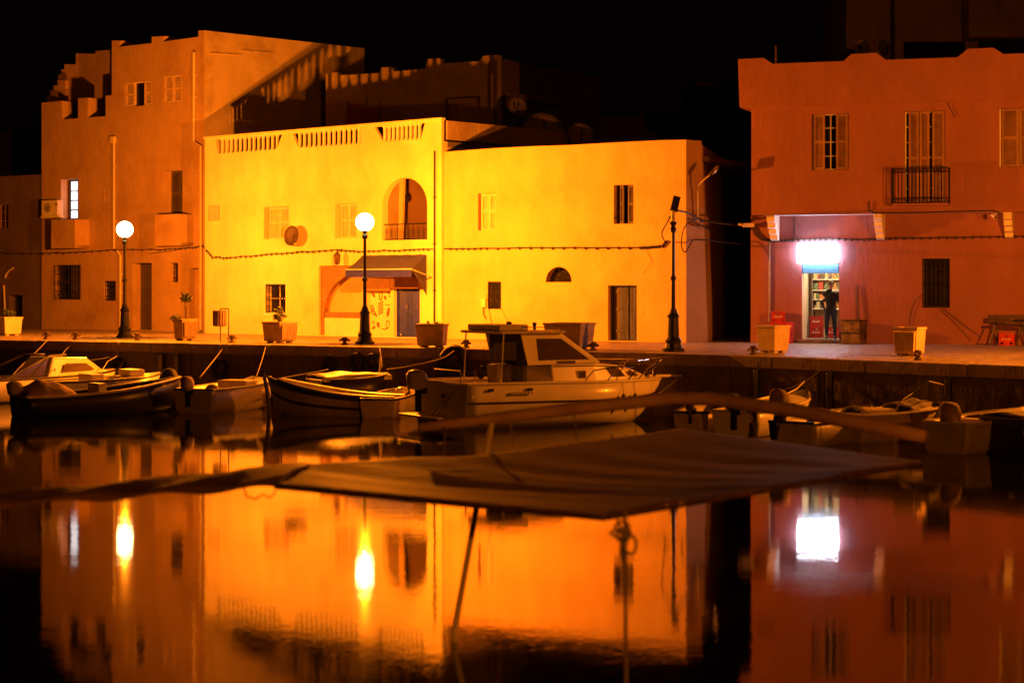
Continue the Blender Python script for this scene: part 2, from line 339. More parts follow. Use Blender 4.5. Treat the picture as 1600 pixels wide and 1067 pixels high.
t = lamp_tree('lamp_glow_d', 3200); t.location = (9, -5, 1.5); tag(t, 'lit street lamp on the near bank behind the viewer', 'street lamp', 'street lamps along the quay')
# ------------------------------------------------------------------ A: grey house far left
ho = empty('house', mw=FA.mw, label='low dark grey house at the far left edge with a small window and arch', cat='house')
L_ = FA.L; zt = FA.tz(40, 274)[1]
hl = [window(ho, FA, (-2, 319, 13, 358), mun=(2, 3), frame='shutter', depth=.08), window(ho, FA, (14, 461, 35, 515), frame='shutter_dark', depth=.3, pane='dark')]
hl[1] = [(p[0], max(.03, p[1])) for p in hl[1]]
MB().prism([(0, 0), (L_, 0), (L_, zt), (0, zt)], hl, 0, .3).build('wall', M['pl_grey'], ho)
MB().box(0, L_, .301, 7, zt - .3, zt - .1).build('roof', M['pl_dark'], ho)
MB().box(L_ - .25, L_, .301, 7, 0, zt - .301).build('side_wall', M['pl_grey'], ho); MB().box(0, L_, 7.001, 7.3, 0, zt).build('back_wall', M['pl_grey'], ho)
x, z = FA.tz(22, 452); tubelocal(FA, [(8, 434), (10, 428), (14, 423), (21, 419)], -.03, .04).build('arch_moulding', M['trim'], ho)
tubelocal(FA, [(6, 446), (7, 470), (8, 492)], -.05, .04).build('conduit', M['trim'], ho)
# ------------------------------------------------------------------ B: tall crenellated house
hb = empty('house', mw=FB.mw, label='tall ochre house with stepped and notched roofline left of the balustrade', cat='house')
top = [(66, 161), (96, 158), (98, 187), (122, 185), (122, 154), (137, 153), (137, 184), (165, 182), (165, 150), (174.7, 149), (174.7, 64), (189, 64), (184, 74), (237, 68), (237, 58), (258, 57), (253, 66), (310, 58), (310, 48.5), (319, 48)]
out = [(0, 0), (FB.L, 0)] + [FB.tz(u, v) for u, v in top[::-1]]; out[2] = (FB.L, out[2][1]); out[-1] = (0, out[-1][1])
hl = [window(hb, FB, (195, 128, 238, 166), leaves=((.02, .34, -1, 0), (.70, .99, 1, 0)), lmat='shutter_pale', mun=(3, 1), pane='glassd', depth=.08),
      window(hb, FB, (256, 118, 285, 161), leaves=((.02, .5, -1, 0), (.5, .98, 1, 0)), lmat='shutter_pale', depth=.08),
      window(hb, FB, (95, 280, 122, 343), mun=(3, 4), depth=.42, frame='shutter_dark', pane='glassd'),
      window(hb, FB, (255, 267, 285, 335), leaves=((.04, .5, -1, 0), (.5, .98, 1, 0)), lmat='shutter_dark', depth=.46, frame='shutter_dark'),
      window(hb, FB, (87, 414, 126, 468), grille=7, gy=-.06, mun=(2, 2), leaves=((.62, .98, 1, 0),), lmat='shutter_dark', louvre=False, frame='shutter_dark'),
      window(hb, FB, (163, 439, 181, 470), grille=5, frame='shutter_dark', pane='dark'),
      window(hb, FB, (263, 411, 278, 441), grille=4, depth=.4, gy=.3, frame='shutter_dark'),
      window(hb, FB, (160, 291, 174, 317), frame='pl_left', depth=.05, leaves=((.1, .9, 1, 0),), lmat='pl_left', louvre=False)]
# lit panes: a strip of the big window
x0, x1, z0, z1 = FB.rect(111.5, 283, 121, 341, .40); lw = MB(); hh = z1 - z0
lit = MB()
for k, (fa, fb) in enumerate(((0, .2), (.235, .46), (.49, .71), (.74, .985), )): lit.box(x0, x1, .395, .41, z0 + hh * fa, z0 + hh * fb)
lit.build('lit_pane', emis('lit_window', (.95, .97, 1), 1.5), hb, label='cool white lit glazing')
MB().box(FB.tz(102, 300, .38)[0], x0 - .03, .36, .40, z0 - .03, z1 + .02).build('shutter', M['shutter_dark'], hb)
dx0, dx1, _, dz1 = FB.rect(207, 411, 237, 515); hl.append(rc((dx0, dx1, .03, dz1)))
do = MB().box(dx0 + .01, dx1 - .01, .42, .46, .03, dz1 - .01).build('door', M['shutter_dark'], hb)
MB().box(dx0 - .1, dx1 + .1, .501, .53, 0, dz1 + .1).build('door_backing', M['dark'], hb)
nx0, nx1, _, nz1 = FB.rect(296, 419, 310, 515); hl.append(rc((nx0, nx1, .03, nz1)))
MB().box(nx0 - .1, nx1 + .1, .301, .33, 0, nz1 + .1).build('niche_back', M['pl_left'], hb)
MB().prism(out, hl, 0, .5).build('wall', M['pl_left'], hb)
# balcony boxes, solid parapets
for (u0, v0, u1, v1) in ((80, 343, 117, 388), (242, 335, 280, 384)):
    x0, x1, z0, z1 = FB.rect(u0, v0, u1, v1, -.75)
    MB().prism([(x0, z0), (x1, z0), (x1, z1), (x0, z1)], [], -.75, -.63).build('balcony_parapet', M['pl_left'], hb, bevel=.015)
    for xb in (x0, x1 - .12): MB().box(xb, xb + .12, -.63, 0, z0, z1).build('balcony_side', M['pl_left'], hb)
    MB().box(x0, x1, -.629, -.001, z0, z0 + .12).build('balcony_floor', M['pl_left'], hb)
x0, z0 = FB.tz(66, 389); MB().box(0.02, FB.L - .02, -.035, -.001, z0 - .03, z0 + .04).build('string_course', M['pl_left'], hb)
pipe(hb, FB, [(178, 217), (178, 389)]); pipe(hb, FB, [(183, 392), (188, 400), (188, 515)]); pipe(hb, FB, [(303, 82), (303, 221), (314, 228), (314, 380), (313.5, 516)], .055)
MB().box(*FB.rect(176, 214, 181, 224)[:2], -.14, -.001, *FB.rect(176, 214, 181, 224)[2:]).build('pipe_hopper', M['trim'], hb)
# body: side wall in its own frame
SB = Fr((FB.w(FB.L, 0, 0).x, FB.w(FB.L, 0, 0).y), (-6.1, 79.4)); T = FB.mw.inverted() @ SB.mw
ztop = FB.tz(319, 48)[1]
g = FB.tz(319, 48)[1]
sp = [(0.0, 0), (SB.L, 0), (SB.L, SB.tz(570, 76)[1]), (0.0, g)]
MB().prism(sp, [], .0, .3, T).build('side_wall', M['pl_rough'], hb)
q = MB()
for (u0, v0, u1, v1) in ((327, 83, 376, 85.5), (376, 79, 425, 82)):
    a, b_ = SB.tz(u0, v0), SB.tz(u1, v1); q.add([(a[0], -.05, a[1]), (b_[0], -.05, b_[1] - .02), (b_[0], 0, b_[1] - .05), (a[0], 0, a[1] - .05), (a[0], 0, a[1]), (b_[0], 0, b_[1])], [(0, 1, 2, 3), (0, 4, 5, 1)], T)
q.build('ledge', M['pl_rough'], hb)
xm = FB.tz(174.7, 100)[0]
MB().box(xm, FB.L, .301, 8, 8.0, 8.2).build('roof', M['pl_dark'], hb)
q = MB(); q.box(0, .3, .301, 8, 0, out[-1][1] - .6); q.box(xm, xm + .3, .301, 6, 8.2, FB.tz(174.7, 66)[1]); q.box(0, FB.L, 8.001, 8.3, 0, 9); q.build('inner_wall', M['pl_left'], hb)
MB().box(.301, xm, .301, 8, FB.tz(98, 187)[1] - .7, FB.tz(98, 187)[1] - .5).build('terrace', M['pl_dark'], hb)
# stair wall stepping up behind the notched parapet
st = [(73, 158), (73, 149), (77, 149), (77, 140.5), (81, 140.5), (81, 133), (87, 133), (87, 125), (91, 125), (91, 117), (95.5, 117), (95.5, 109), (100.5, 109), (100.5, 101), (118.5, 101), (118.5, 84), (147, 84.5), (147, 113), (149, 113), (149, 80.5), (176, 78)]
dd = 1.5; so = [FB.tz(u, v, dd) for u, v in st]; zb = 5.6
MB().prism([(so[0][0], zb), (so[-1][0], zb)] + so[::-1], [], dd, dd + .35).build('stair_wall', M['pl_left'], hb)
so = [FB.tz(u, v, .8) for u, v in ((74, 161), (74, 150), (79, 150), (79, 142), (84, 142), (84, 134), (90, 134), (90, 126), (102, 126), (102, 161))]
MB().prism(so, [], .8, 1.0).build('stair_parapet', M['pl_left'], hb)
# ------------------------------------------------------------------ C: balustrade house
hc = empty('house', mw=FC.mw, label='bright cream two-storey house with white balustrade and big arched opening', cat='house')
zA, zB = FC.tz(325, 215)[1], FC.tz(688, 185)[1]; zr = (zA + zB) / 2
LC = FC.L; tzc = FC.tz
zbot = tzc(400, 236)[1]
groups = ((337, 441, 13, 'r'), (457, 565, 13, 'l'), (585, 664, 9, 'b'))
hl = []; bal = []
for (u0, u1, nb, sl) in groups:
    x0, x1 = tzc(u0, 230)[0], tzc(u1, 225)[0]; z0, z1 = zbot, zr - .11
    if sl == 'b': pl = [(x0 + .42, z0), (x1 - .2, z0), (x1, z1), (x0, z1)]
    elif sl == 'r': pl = [(x0 + .12, z0), (x1 - .3, z0), (x1, z1), (x0, z1)]
    else: pl = [(x0 + .3, z0), (x1, z0), (x1, z1), (x0, z1)]
    hl.append(pl); bal.append((x0 + (.35 if sl == 'b' else .2), x1 - .05 if sl == 'l' else x1 - .2, z0, z1, nb))
ax0, ax1, az0, _ = FC.rect(597, 300, 667.5, 375); azs = tzc(632, 322)[1]; azt = tzc(632, 278)[1]
arch = [(ax0, az0), (ax1, az0)] + arc((ax0 + ax1) / 2, azs, (ax1 - ax0) / 2, azt - azs, 0, 180, 20)
hl.append(arch)
hl += [window(hc, FC, (325, 321, 343, 345), frame='shutter', fw=.04, depth=.06, leaves=((.08, .92, 1, 0),), lmat='shutter_pale', louvre=False),
       window(hc, FC, (413.5, 323, 452, 373), frame='trim', depth=.22, leaves=((.05, .5, -1, 0), (.5, .95, 1, 0)), lmat='shutter_pale', surround=.045),
       window(hc, FC, (524, 318, 558, 372), frame='trim', depth=.22, leaves=((.10, .5, -1, 0), (.5, .90, 1, 0)), lmat='shutter_pale', surround=.045),
       window(hc, FC, (415, 444, 447, 489), frame='white', depth=.2, grille=7, mun=(2, 2), surround=.09, gy=.03)]
tx0, tx1, _, tz1 = FC.rect(498, 415, 566, 524)                    # tiled recess
hl.append([(tx0, .03), (tx1, .03), (tx1, tz1), (tx0, tz1)])
px0, px1, _, pz1 = FC.rect(571, 452, 610, 528); hl.append(rc((px0, px1, .03, pz1)))
bx0, bx1, _, bz1 = FC.rect(615, 450, 656, 528); hl.append(rc((bx0, bx1, .03, bz1)))
zw = zbot - .12
MB().prism([(0, 0), (LC, 0), (LC, zw), (0, zw)], hl[3:], 0, .28).build('wall', M['pl_mid'], hc)
MB().prism([(0, zw), (LC, zw), (LC, zr - .06), (0, zr - .06)], hl[:3], 0, .12).build('parapet', M['pl_mid'], hc)
MB().box(-.05, LC + .02, -.04, .17, zr - .058, zr + .03).build('coping', M['pl_mid'], hc, bevel=.015)
bm = None
for (x0, x1, z0, z1, nb) in bal:
    w_ = (x1 - x0) / nb; hgt = z1 - z0
    for i in range(nb):
        if bm is None:
            q = MB(); a = .036
            q.frustum(.075, .05, 0, a, .035, .09); q.frustum(a, .035, .09, a * 1.2, .035, hgt * .5); q.frustum(a * 1.2, .035, hgt * .5, a, .035, hgt - .09); q.frustum(a, .035, hgt - .09, .075, .05, hgt)
            ob = q.build('baluster', M['white'], hc); bm = ob.data
        else: ob = bpy.data.objects.new('baluster', bm); COL.objects.link(ob); ob.parent = hc
        ob.location = (x0 + w_ * (i + .5), .06, z0)
# pilaster joints, mouldings
MB().box(tzc(564.6, 300)[0] - .02, tzc(565.4, 300)[0] + .02, -.012, -.001, zbot - .9, zr - .1).build('joint_strip', M['trim'], hc)
x0, z0 = tzc(500, 391); MB().box(.02, LC - .05, -.03, -.001, z0 - .02, z0 + .04).build('string_course', M['pl_mid'], hc)
# loggia behind arch
lx = min(.35, LC - .05 - ax1); ld_ = 1.25
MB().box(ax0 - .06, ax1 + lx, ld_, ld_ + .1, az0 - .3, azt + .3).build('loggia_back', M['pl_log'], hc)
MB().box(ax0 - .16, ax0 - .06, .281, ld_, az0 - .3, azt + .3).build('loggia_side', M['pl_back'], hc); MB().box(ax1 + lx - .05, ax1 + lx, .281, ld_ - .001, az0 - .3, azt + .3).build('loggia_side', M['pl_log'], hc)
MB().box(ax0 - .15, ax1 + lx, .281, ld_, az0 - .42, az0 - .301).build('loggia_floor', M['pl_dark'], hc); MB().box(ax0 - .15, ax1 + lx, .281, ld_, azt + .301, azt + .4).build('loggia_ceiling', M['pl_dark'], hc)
MB().add([(ax0 + .28, .5, az0 - .3), (ax0 + .42, .5, az0 - .3), (ax0 + .55, .5, azt + .3), (ax0 + .34, .5, azt + .3), (ax0 + .28, .6, az0 - .3), (ax0 + .42, .6, az0 - .3), (ax0 + .55, .6, azt + .3), (ax0 + .34, .6, azt + .3)], [(0, 1, 2, 3), (1, 5, 6, 2), (4, 0, 3, 7), (7, 6, 5, 4)]).build('curtain', M['pl_mid2'], hc)
wr = ax1 - ax0; gz = tzc(632, 350)[1] - az0
g = MB().tube([(ax0, .1, az0 + gz), (ax1, .1, az0 + gz)], .018, 5); g.tube([(ax0, .1, az0 + .03), (ax1, .1, az0 + .03)], .014, 5)
for i in range(11):
    x = ax0 + wr * (i + .5) / 11; g.tube([(x, .1, az0), (x, .1, az0 + gz)], .009, 4)
    for cz in (.17, .42, .62): g.tube([(x + .055 * math.cos(a * .785), .1, az0 + gz * cz + .055 * math.sin(a * .785)) for a in range(8)], .008, 4, closed=True)
g.build('railing', M['iron'], hc)
MB().lathe([(.02, 0), (.09, .05), (.11, .16), (.07, .26), (.02, .3)], 8, Matrix.Translation((tzc(634, 322, .7)[0], .7, tzc(634, 318, .7)[1]))).build('hanging_lamp', M['iron'], hc)
q = MB(); x, z = tzc(634, 308, .7); q.tube([(x, .7, z), (x, .7, azt + .3)], .01, 4); q.build('lamp_chain', M['iron'], hc)
# tiled recess with blind arch
MB().box(tx0 - .1, tx1 + .1, .281, .34, 0, tz1 + .1).build('recess_back', M['pl_mid2'], hc)
cx = tx1 + .02; ra = cx - tx0 - .17; zs = tzc(520, 488)[1]
zh = tzc(520, 424)[1]
fr_t = [(tx0, .03), (tx0 + .17, .03), (tx0 + .17, zs)] + [(cx - ra * math.cos(R(a)), zs + (zh - zs) * math.sin(R(a))) for a in range(10, 91, 10)] + [(tx1, zh), (tx1, tz1), (tx0, tz1)]
MB().prism(fr_t, [], .1, .28).build('tile_surround', M['tile'], hc)
zk0, zk1 = tzc(530, 497)[1], tzc(530, 488)[1]
MB().box(tx0 + .171, tx1, .14, .28, zk0, zk1).build('tile_band', M['tile'], hc)
MB().box(tx0 + .171, tx1, .12, .28, .03, zk0 - .001).build('low_wall', M['white'], hc)
# poster panel with printed shapes
MB().box(px0 - .05, px1 + .05, .281, .33, 0, pz1 + .1).build('panel_backing', M['trim'], hc)
pb = MB().box(px0 + .04, px1 - .04, .14, .17, .16, pz1 - .03).build('poster_board', mat('poster_paper', (.80, .66, .48), .6, var=.05), hc, label='pale board printed with three rows of red shoe and strap drawings')
MB().prism(rc((px0, px1, .03, pz1)), [rc((px0 + .04, px1 - .04, .16, pz1 - .03))], .08, .2).build('poster_frame', M['trim'], hc)
ink = mat('red_ink', (.50, .07, .03), .6, var=.35, vscale=14); pi = MB(); pw = px1 - px0; ph = pz1 - .2
def ring(cx, cz, a, b_, rot, t=.03):
    pts = [(cx + a * math.cos(k * .5236) * math.cos(rot) - b_ * math.sin(k * .5236) * math.sin(rot), .137, cz + a * math.cos(k * .5236) * math.sin(rot) + b_ * math.sin(k * .5236) * math.cos(rot)) for k in range(12)]
    pi.tube(pts, t / 2, 4, closed=True)
def blob(cx, cz, a, b_, rot):
    pts = [(cx + a * c_ * math.cos(rot) - b_ * s_ * math.sin(rot), cz + a * c_ * math.sin(rot) + b_ * s_ * math.cos(rot)) for c_, s_ in [(math.cos(k * .785), math.sin(k * .785)) for k in range(8)]]
    pi.prism(pts, [], .134, .139)
xx = lambda f: px0 + pw * f; zz = lambda f: .2 + ph * f
ring(xx(.5), zz(.86), .075, .17, 0, .05); blob(xx(.2), zz(.88), .15, .06, 2.3); blob(xx(.68), zz(.80), .06, .08, .5); blob(xx(.85), zz(.93), .09, .05, .8); blob(xx(.88), zz(.83), .08, .04, 2.6)
ring(xx(.18), zz(.50), .07, .18, .35, .045); blob(xx(.18), zz(.50), .03, .09, .35); blob(xx(.30), zz(.40), .04, .10, .6)
for k in range(5): pi.prism([(xx(.40), zz(.39 + k * .06)), (xx(.60), zz(.45 + k * .06)), (xx(.60), zz(.485 + k * .06)), (xx(.40), zz(.425 + k * .06))], [], .134, .139)
blob(xx(.80), zz(.46), .07, .18, -.25); pi.tube([(xx(.70), .137, zz(.64)), (xx(.94), .137, zz(.62)), (xx(.90), .137, zz(.55))], .016, 4)
blob(xx(.40), zz(.16), .07, .11, .3); blob(xx(.22), zz(.09), .10, .05, .6); ring(xx(.2), zz(.21), .06, .05, 0, .03); ring(xx(.78), zz(.17), .08, .14, -.2, .04); pi.tube([(xx(.55), .137, zz(.07)), (xx(.66), .137, zz(.05)), (xx(.78), .137, zz(.09))], .018, 4)
pi.build('poster_drawing', ink, pb)
# blue door
bd = MB(); wd = (bx1 - bx0 - .03) / 2
for k in range(2):
    x = bx0 + .01 + k * (wd + .01)
    bd.box(x, x + wd, .14, .18, .03, bz1 - .01)
    for (za, zb_) in ((.12, .85), (.95, bz1 - .12)): bd.prism(rc((x + .07, x + wd - .07, za, zb_)), [rc((x + .10, x + wd - .10, za + .03, zb_ - .03))], .125, .14)
bdo = bd.build('door', M['blue'], hc, label='dark blue double door')
q = MB(); q.box(bx0 + wd - .12, bx0 + wd - .05, .11, .124, 1.0, 1.12); q.box(bx1 - .25, bx1 - .19, .11, .124, 1.0, 1.1); q.ball((bx0 + .25, .115, .12), .03, 6, 4); q.build('handle', M['chrome'], bdo)
MB().box(bx0 - .05, bx1 + .03, .281, .33, 0, bz1 + .1).build('door_backing', M['dark'], hc)
lx0, lx1, lz0, lz1 = FC.rect(571, 433, 658, 451, -.1)
MB().box(tzc(571, 440)[0], tzc(612, 440)[0], -.10, -.002, lz0 - .08, lz1).build('shutter_box', mat('box_rust', (.36, .17, .08), .6, var=.2), hc, bevel=.01); MB().box(tzc(614, 440)[0], tzc(658, 440)[0], -.16, -.002, lz0, lz1 + .03).build('shutter_box', MC['box_rust'], hc, bevel=.01)
# right end: parapet returning back along the terrace, terrace slab, end wall, back wall
MB().box(LC - .28, LC, .281, 6.8, zbot - .05, zr - .06).build('parapet_return', M['pl_back'], hc)
MB().box(0, LC, .281, 7.2, zbot - .3, zbot - .12).build('terrace', M['pl_dark'], hc)
for bb in ((0, .28, .281, 7, 0, zbot - .3), (LC - .04, LC, .281, 7.2, 0, zbot - .3)): MB().box(*bb).build('side_wall', M['pl_back'], hc)
MB().box(0, LC, 7.201, 7.5, 0, zbot - .12).build('back_wall', M['pl_back'], hc)
pipe(hc, FC, [(679, 236), (678.5, 526)], .03, -.05, 'wire')
# ------------------------------------------------------------------ upper storey set back behind the terrace
A5, B5 = uY(509, 76.0), uY(777, 71.6); FF = Fr(A5, B5)
hf = empty('house', mw=FF.mw, label='dim upper house behind the balustrade with its notched parapet and low block', cat='house')
tp = [(510, 116), (527, 113), (532, 118), (592, 114.5), (596, 106), (611, 105), (616, 112), (664, 108), (667, 93), (686, 91.5), (691, 100), (748, 96), (756, 87.5), (775, 86.5)]
fo = [FF.tz(u, v) for u, v in tp]; fo[0] = (0, fo[0][1]); fo[-1] = (FF.L, fo[-1][1])
dr = FF.rect(700, 154, 750, 199); hh_ = [rc(dr)]
MB().prism([(0, 4.5), (FF.L, 4.5)] + fo[::-1], hh_, 0, .3).build('wall', M['pl_back'], hf)
MB().box(dr[0] - .1, dr[1] + .1, .1, .33, dr[2] - .1, dr[3] + .1).build('door', M['pl_back'], hf)
q = MB(); q.box(dr[0] - .06, dr[0], -.05, .05, dr[2], dr[3] + .05); q.box(dr[0], dr[1], -.05, .05, dr[3], dr[3] + .05); q.build('door_frame', M['shutter_dark'], hf)
pipe(hf, FF, [(768, 117), (768, 196)], .05, -.07, 'dish')
x0 = FF.tz(668, 122)[0]; MB().box(x0, FF.L - .15, -.05, -.001, FF.tz(700, 124)[1] - .03, FF.tz(700, 122)[1]).build('ledge', M['pl_back'], hf)
FG = Fr(B5, uY(822, 74.6)); T = FF.mw.inverted() @ FG.mw
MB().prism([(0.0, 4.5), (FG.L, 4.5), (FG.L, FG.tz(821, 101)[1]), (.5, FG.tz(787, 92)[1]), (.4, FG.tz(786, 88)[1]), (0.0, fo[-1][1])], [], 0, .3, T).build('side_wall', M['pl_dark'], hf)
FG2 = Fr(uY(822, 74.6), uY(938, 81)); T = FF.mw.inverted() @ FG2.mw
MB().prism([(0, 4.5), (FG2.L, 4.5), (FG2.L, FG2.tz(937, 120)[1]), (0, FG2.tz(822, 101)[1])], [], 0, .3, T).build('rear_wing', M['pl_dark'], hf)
MB().box(0.0, FF.L, .301, 5, fo[2][1] - 1.2, fo[2][1] - 1.0).build('roof', M['pl_dark'], hf)
MB().prism([FF.tz(541, 196, -.4), FF.tz(589, 196, -.4), FF.tz(593, 166, -.4), FF.tz(578, 167, -.4), FF.tz(545, 161, -.4)], [], -.42, -.4).build('hanging_cloth', mat('red_cloth', (.30, .07, .05), .9, var=.2), None)
o = bpy.data.objects['hanging_cloth']; o.matrix_world = FF.mw; tag(o, 'dark red cloth hung on the terrace below the upper house', 'cloth')
q = MB()
for (u0, v0, u1, v1) in ((545, 161, 578, 167), (578, 167, 594, 165)): a, b_ = FF.tz(u0, v0, -.41), FF.tz(u1, v1, -.41); q.tube([(a[0], -.41, a[1]), (b_[0], -.41, b_[1])], .012, 4)
for u in (544, 594): a, b_ = FF.tz(u, 160, -.41), (0, zbot - .12); q.tube([(a[0], -.41, a[1] + .1), (a[0], -.41, b_[1])], .02, 5)
q.build('clothes_frame', M['rust'], o)
# ------------------------------------------------------------------ D: plain cream house with rounded corner
hd = empty('house', mw=FD.mw, label='plain cream house with half-round vent and plank door beside the alley', cat='house')
LD = FD.L; tzd = FD.tz
tp = [(690, 238), (770, 232), (830, 229), (890, 227), (960, 223), (1030, 219.5), (1072, 218.5)]
do_ = [tzd(u, v) for u, v in tp]; do_[0] = (0, do_[0][1]); do_[-1] = (LD, do_[-1][1])
hl = [window(hd, FD, (747, 302, 775, 360), frame='shutter_pale', depth=.2, leaves=((.05, .5, -1, 0), (.5, .95, 1, 0)), lmat='shutter_pale'),
      window(hd, FD, (959, 289, 990, 350), frame='shutter_dark', depth=.2, leaves=((.22, .48, -1, -28), (.62, .99, 1, 0)), lmat='shutter_dark'),
      window(hd, FD, (762, 440, 783, 483), frame='shutter_dark', depth=.14, grille=4, pane='dark')]
vx0, vx1, vz0, vz1 = FD.rect(853, 417, 893, 441); vent = [(vx0, vz0), (vx1, vz0)] + arc((vx0 + vx1) / 2, vz0 + .05, (vx1 - vx0) / 2, vz1 - vz0 - .05, 0, 180, 14)
hl.append(vent)
q = MB(); cx, rr = (vx0 + vx1) / 2, (vx1 - vx0) / 2
for a in range(0, 181, 30): q.tube([(cx + .1 * math.cos(R(a)), .06, vz0 + .04 + .1 * math.sin(R(a))), (cx + rr * .98 * math.cos(R(a)), .06, vz0 + .05 + (vz1 - vz0 - .06) * math.sin(R(a)))], .012, 4)
for f_ in (.28, .62, .97): q.tube([(cx + rr * f_ * math.cos(R(a)), .06, vz0 + .04 + (vz1 - vz0 - .06) * f_ * math.sin(R(a))) for a in range(0, 181, 15)], .012, 4)
q.build('vent_grille', M['iron'], hd); MB().box(vx0 - .1, vx1 + .1, .301, .33, vz0 - .1, vz1 + .1).build('vent_backing', M['dark'], hd)
ex0, ex1, _, ez1 = FD.rect(950, 446, 995, 534); hl.append(rc((ex0, ex1, .03, ez1)))
MB().prism([(0, 0), (LD, 0)] + do_[::-1], hl, 0, .3).build('wall', M['pl_mid2'], hd)
MB().box(ex0 - .05, ex1 + .05, .302, .34, 0, ez1 + .05).build('door_backing', M['dark'], hd)
MB().prism(rc((ex0 + .02, ex1 - .003, .03, ez1 - .003)), [rc((ex0 + .06, ex1 - .04, .04, ez1 - .05))], .17, .25).build('door_frame', M['woodb'], hd)
wf = ex1 - ex0
for (fa, fb, y) in ((.10, .28, .24), (.29, .62, .20), (.66, .96, .20)):
    dl = MB(); x0, x1 = ex0 + wf * fa, ex0 + wf * fb; n_ = 3
    for i in range(n_): dl.box(x0 + (x1 - x0) * i / n_ + .004, x0 + (x1 - x0) * (i + 1) / n_ - .004, y + random.uniform(0, .006), y + .03, .05, ez1 - .06)
    for z in (.3, 1.0, 1.55): dl.box(x0 + .01, x1 - .01, y - .02, y + .002, z, z + .07)
    dl.build('door', M['woodb'] if fa > .2 else M['shutter_dark'], hd)
# chamfered corner and alley side
c0 = FD.w(LD, 0, 0); c1 = Vector((*uY(1100, 60.1), QZ)); FH = Fr((c0.x, c0.y), (c1.x, c1.y)); T = FD.mw.inverted() @ FH.mw
zc = do_[-1][1]; b0, t1 = FH.L * 1.18, FH.L * .86
MB().add([(0, 0, 0), (b0, -.04, 0), (t1, 0, zc - .02), (0, 0, zc), (0, .4, 0), (b0, .4, 0), (t1, .4, zc - .02), (0, .4, zc)], [(0, 1, 2, 3), (3, 2, 6, 7), (1, 5, 6, 2), (4, 7, 6, 5), (0, 3, 7, 4)], T).build('corner_wall', M['pl_corner_shaded'], hd)  # corner plaster darker than the front: its shade is painted into the colour
c2 = FH.w(b0 - .02, .03, 0); c3 = Vector((*uY(1152, 72), QZ)); FI = Fr((c2.x, c2.y), (c3.x, c3.y)); T = FD.mw.inverted() @ FI.mw
MB().add([(0, 0, 0), (FI.L, 0, 0), (FI.L, .0, zc - .1), (0, .28, zc - .03), (0, .5, 0), (FI.L, .5, 0), (FI.L, .5, zc - .1), (0, .5, zc - .03)], [(0, 1, 2, 3), (3, 2, 6, 7), (4, 7, 6, 5)], T).build('side_wall', M['pl_left'], hd)
MB().box(-.3, LD, .301, 12, do_[0][1] - .5, do_[0][1] - .35).build('roof', M['pl_dark'], hd)
MB().box(-.3, LD + .1, 12.001, 12.3, 0, do_[0][1] + .6).build('back_wall', M['pl_dark'], hd)
# little electric fitting drawn on the wall
q = MB(); x0, x1, z0, z1 = FD.rect(752, 467, 759, 480, -.05); q.box(x0, x1, -.08, -.001, z0, z1); q.build('meter_box', M['trim'], hd)
tubelocal(FD, [(755.5, 480), (755.5, 490), (759, 498)], -.03, .02).build('conduit', M['rust'], hd)
tubelocal(FD, [(1010, 388), (1012, 396), (1019, 408), (1005, 427)], -.03, .007).build('loose_wire', M['wire'], hd)
# ------------------------------------------------------------------ dark roofs further back
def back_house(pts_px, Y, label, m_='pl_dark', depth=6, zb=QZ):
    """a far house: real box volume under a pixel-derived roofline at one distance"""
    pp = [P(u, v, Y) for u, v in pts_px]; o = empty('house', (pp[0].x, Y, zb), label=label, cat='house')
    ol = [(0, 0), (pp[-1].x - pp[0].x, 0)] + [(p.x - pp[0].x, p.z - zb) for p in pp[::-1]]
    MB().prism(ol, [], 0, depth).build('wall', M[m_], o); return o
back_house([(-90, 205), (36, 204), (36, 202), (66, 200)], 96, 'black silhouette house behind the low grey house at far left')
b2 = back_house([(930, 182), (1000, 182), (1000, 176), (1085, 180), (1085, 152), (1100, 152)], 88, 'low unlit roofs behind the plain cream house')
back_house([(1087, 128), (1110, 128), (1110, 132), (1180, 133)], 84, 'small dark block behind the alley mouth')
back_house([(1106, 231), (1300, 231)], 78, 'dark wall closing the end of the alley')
# ------------------------------------------------------------------ E: rose house
he = empty('house', mw=FE.mw, label='large rose house with overhanging upper floor, corbels and open shop', cat='house')
LE = FE.tz(1900, 500)[0]; OV = -.82
zov = FE.tz(1300, 335, OV)[1]
hl = []
sx0, sx1, sz0, sz1 = FE.rect(1253, 412, 1311, 530); hl.append(rc((sx0, sx1, .11, sz1)))
hl.append(window(he, FE, (1441, 404, 1484, 481), frame='shutter_dark', pane='dark', depth=.14, grille=6, gy=.0))
MB().prism([(0, 0), (LE, 0), (LE, zov - .001), (0, zov - .001)], hl, 0, .3).build('lower_wall', M['pl_right'], he)
z0 = FE.tz(1300, 516)[1]; MB().box(0, sx0 - .05, -.03, -.001, 0, z0).build('plinth', M['pl_right'], he); MB().box(sx1 + .05, LE, -.03, -.001, 0, z0).build('plinth', M['pl_right'], he)
par = [(1193, 91), (1207, 100), (1318, 96), (1330, 85), (1370, 83), (1384, 94), (1496, 90), (1512, 77), (1552, 75), (1568, 85), (1700, 80), (1712, 68), (1750, 66), (1765, 76), (1900, 70)]
zpb = FE.tz(1300, 158, OV - .12)[1]
hl = [window(he, FE, (1268, 178, 1326, 266), frame='white', depth=.1, mun=(2, 4), leaves=((.04, .36, -1, -8), (.66, .97, 1, 10)), lmat='shutter', d=OV),
      window(he, FE, (1413, 174, 1477, 318), frame='white', depth=.1, mun=(2, 6), leaves=((.10, .35, -1, 0), (.37, .62, -1, -12), (.68, .98, 1, 8)), lmat='shutter', d=OV),
      window(he, FE, (1561, 169, 1622, 261), frame='white', depth=.1, mun=(2, 4), leaves=((.06, .50, -1, 0), (.52, .96, 1, 0)), lmat='shutter', d=OV)]
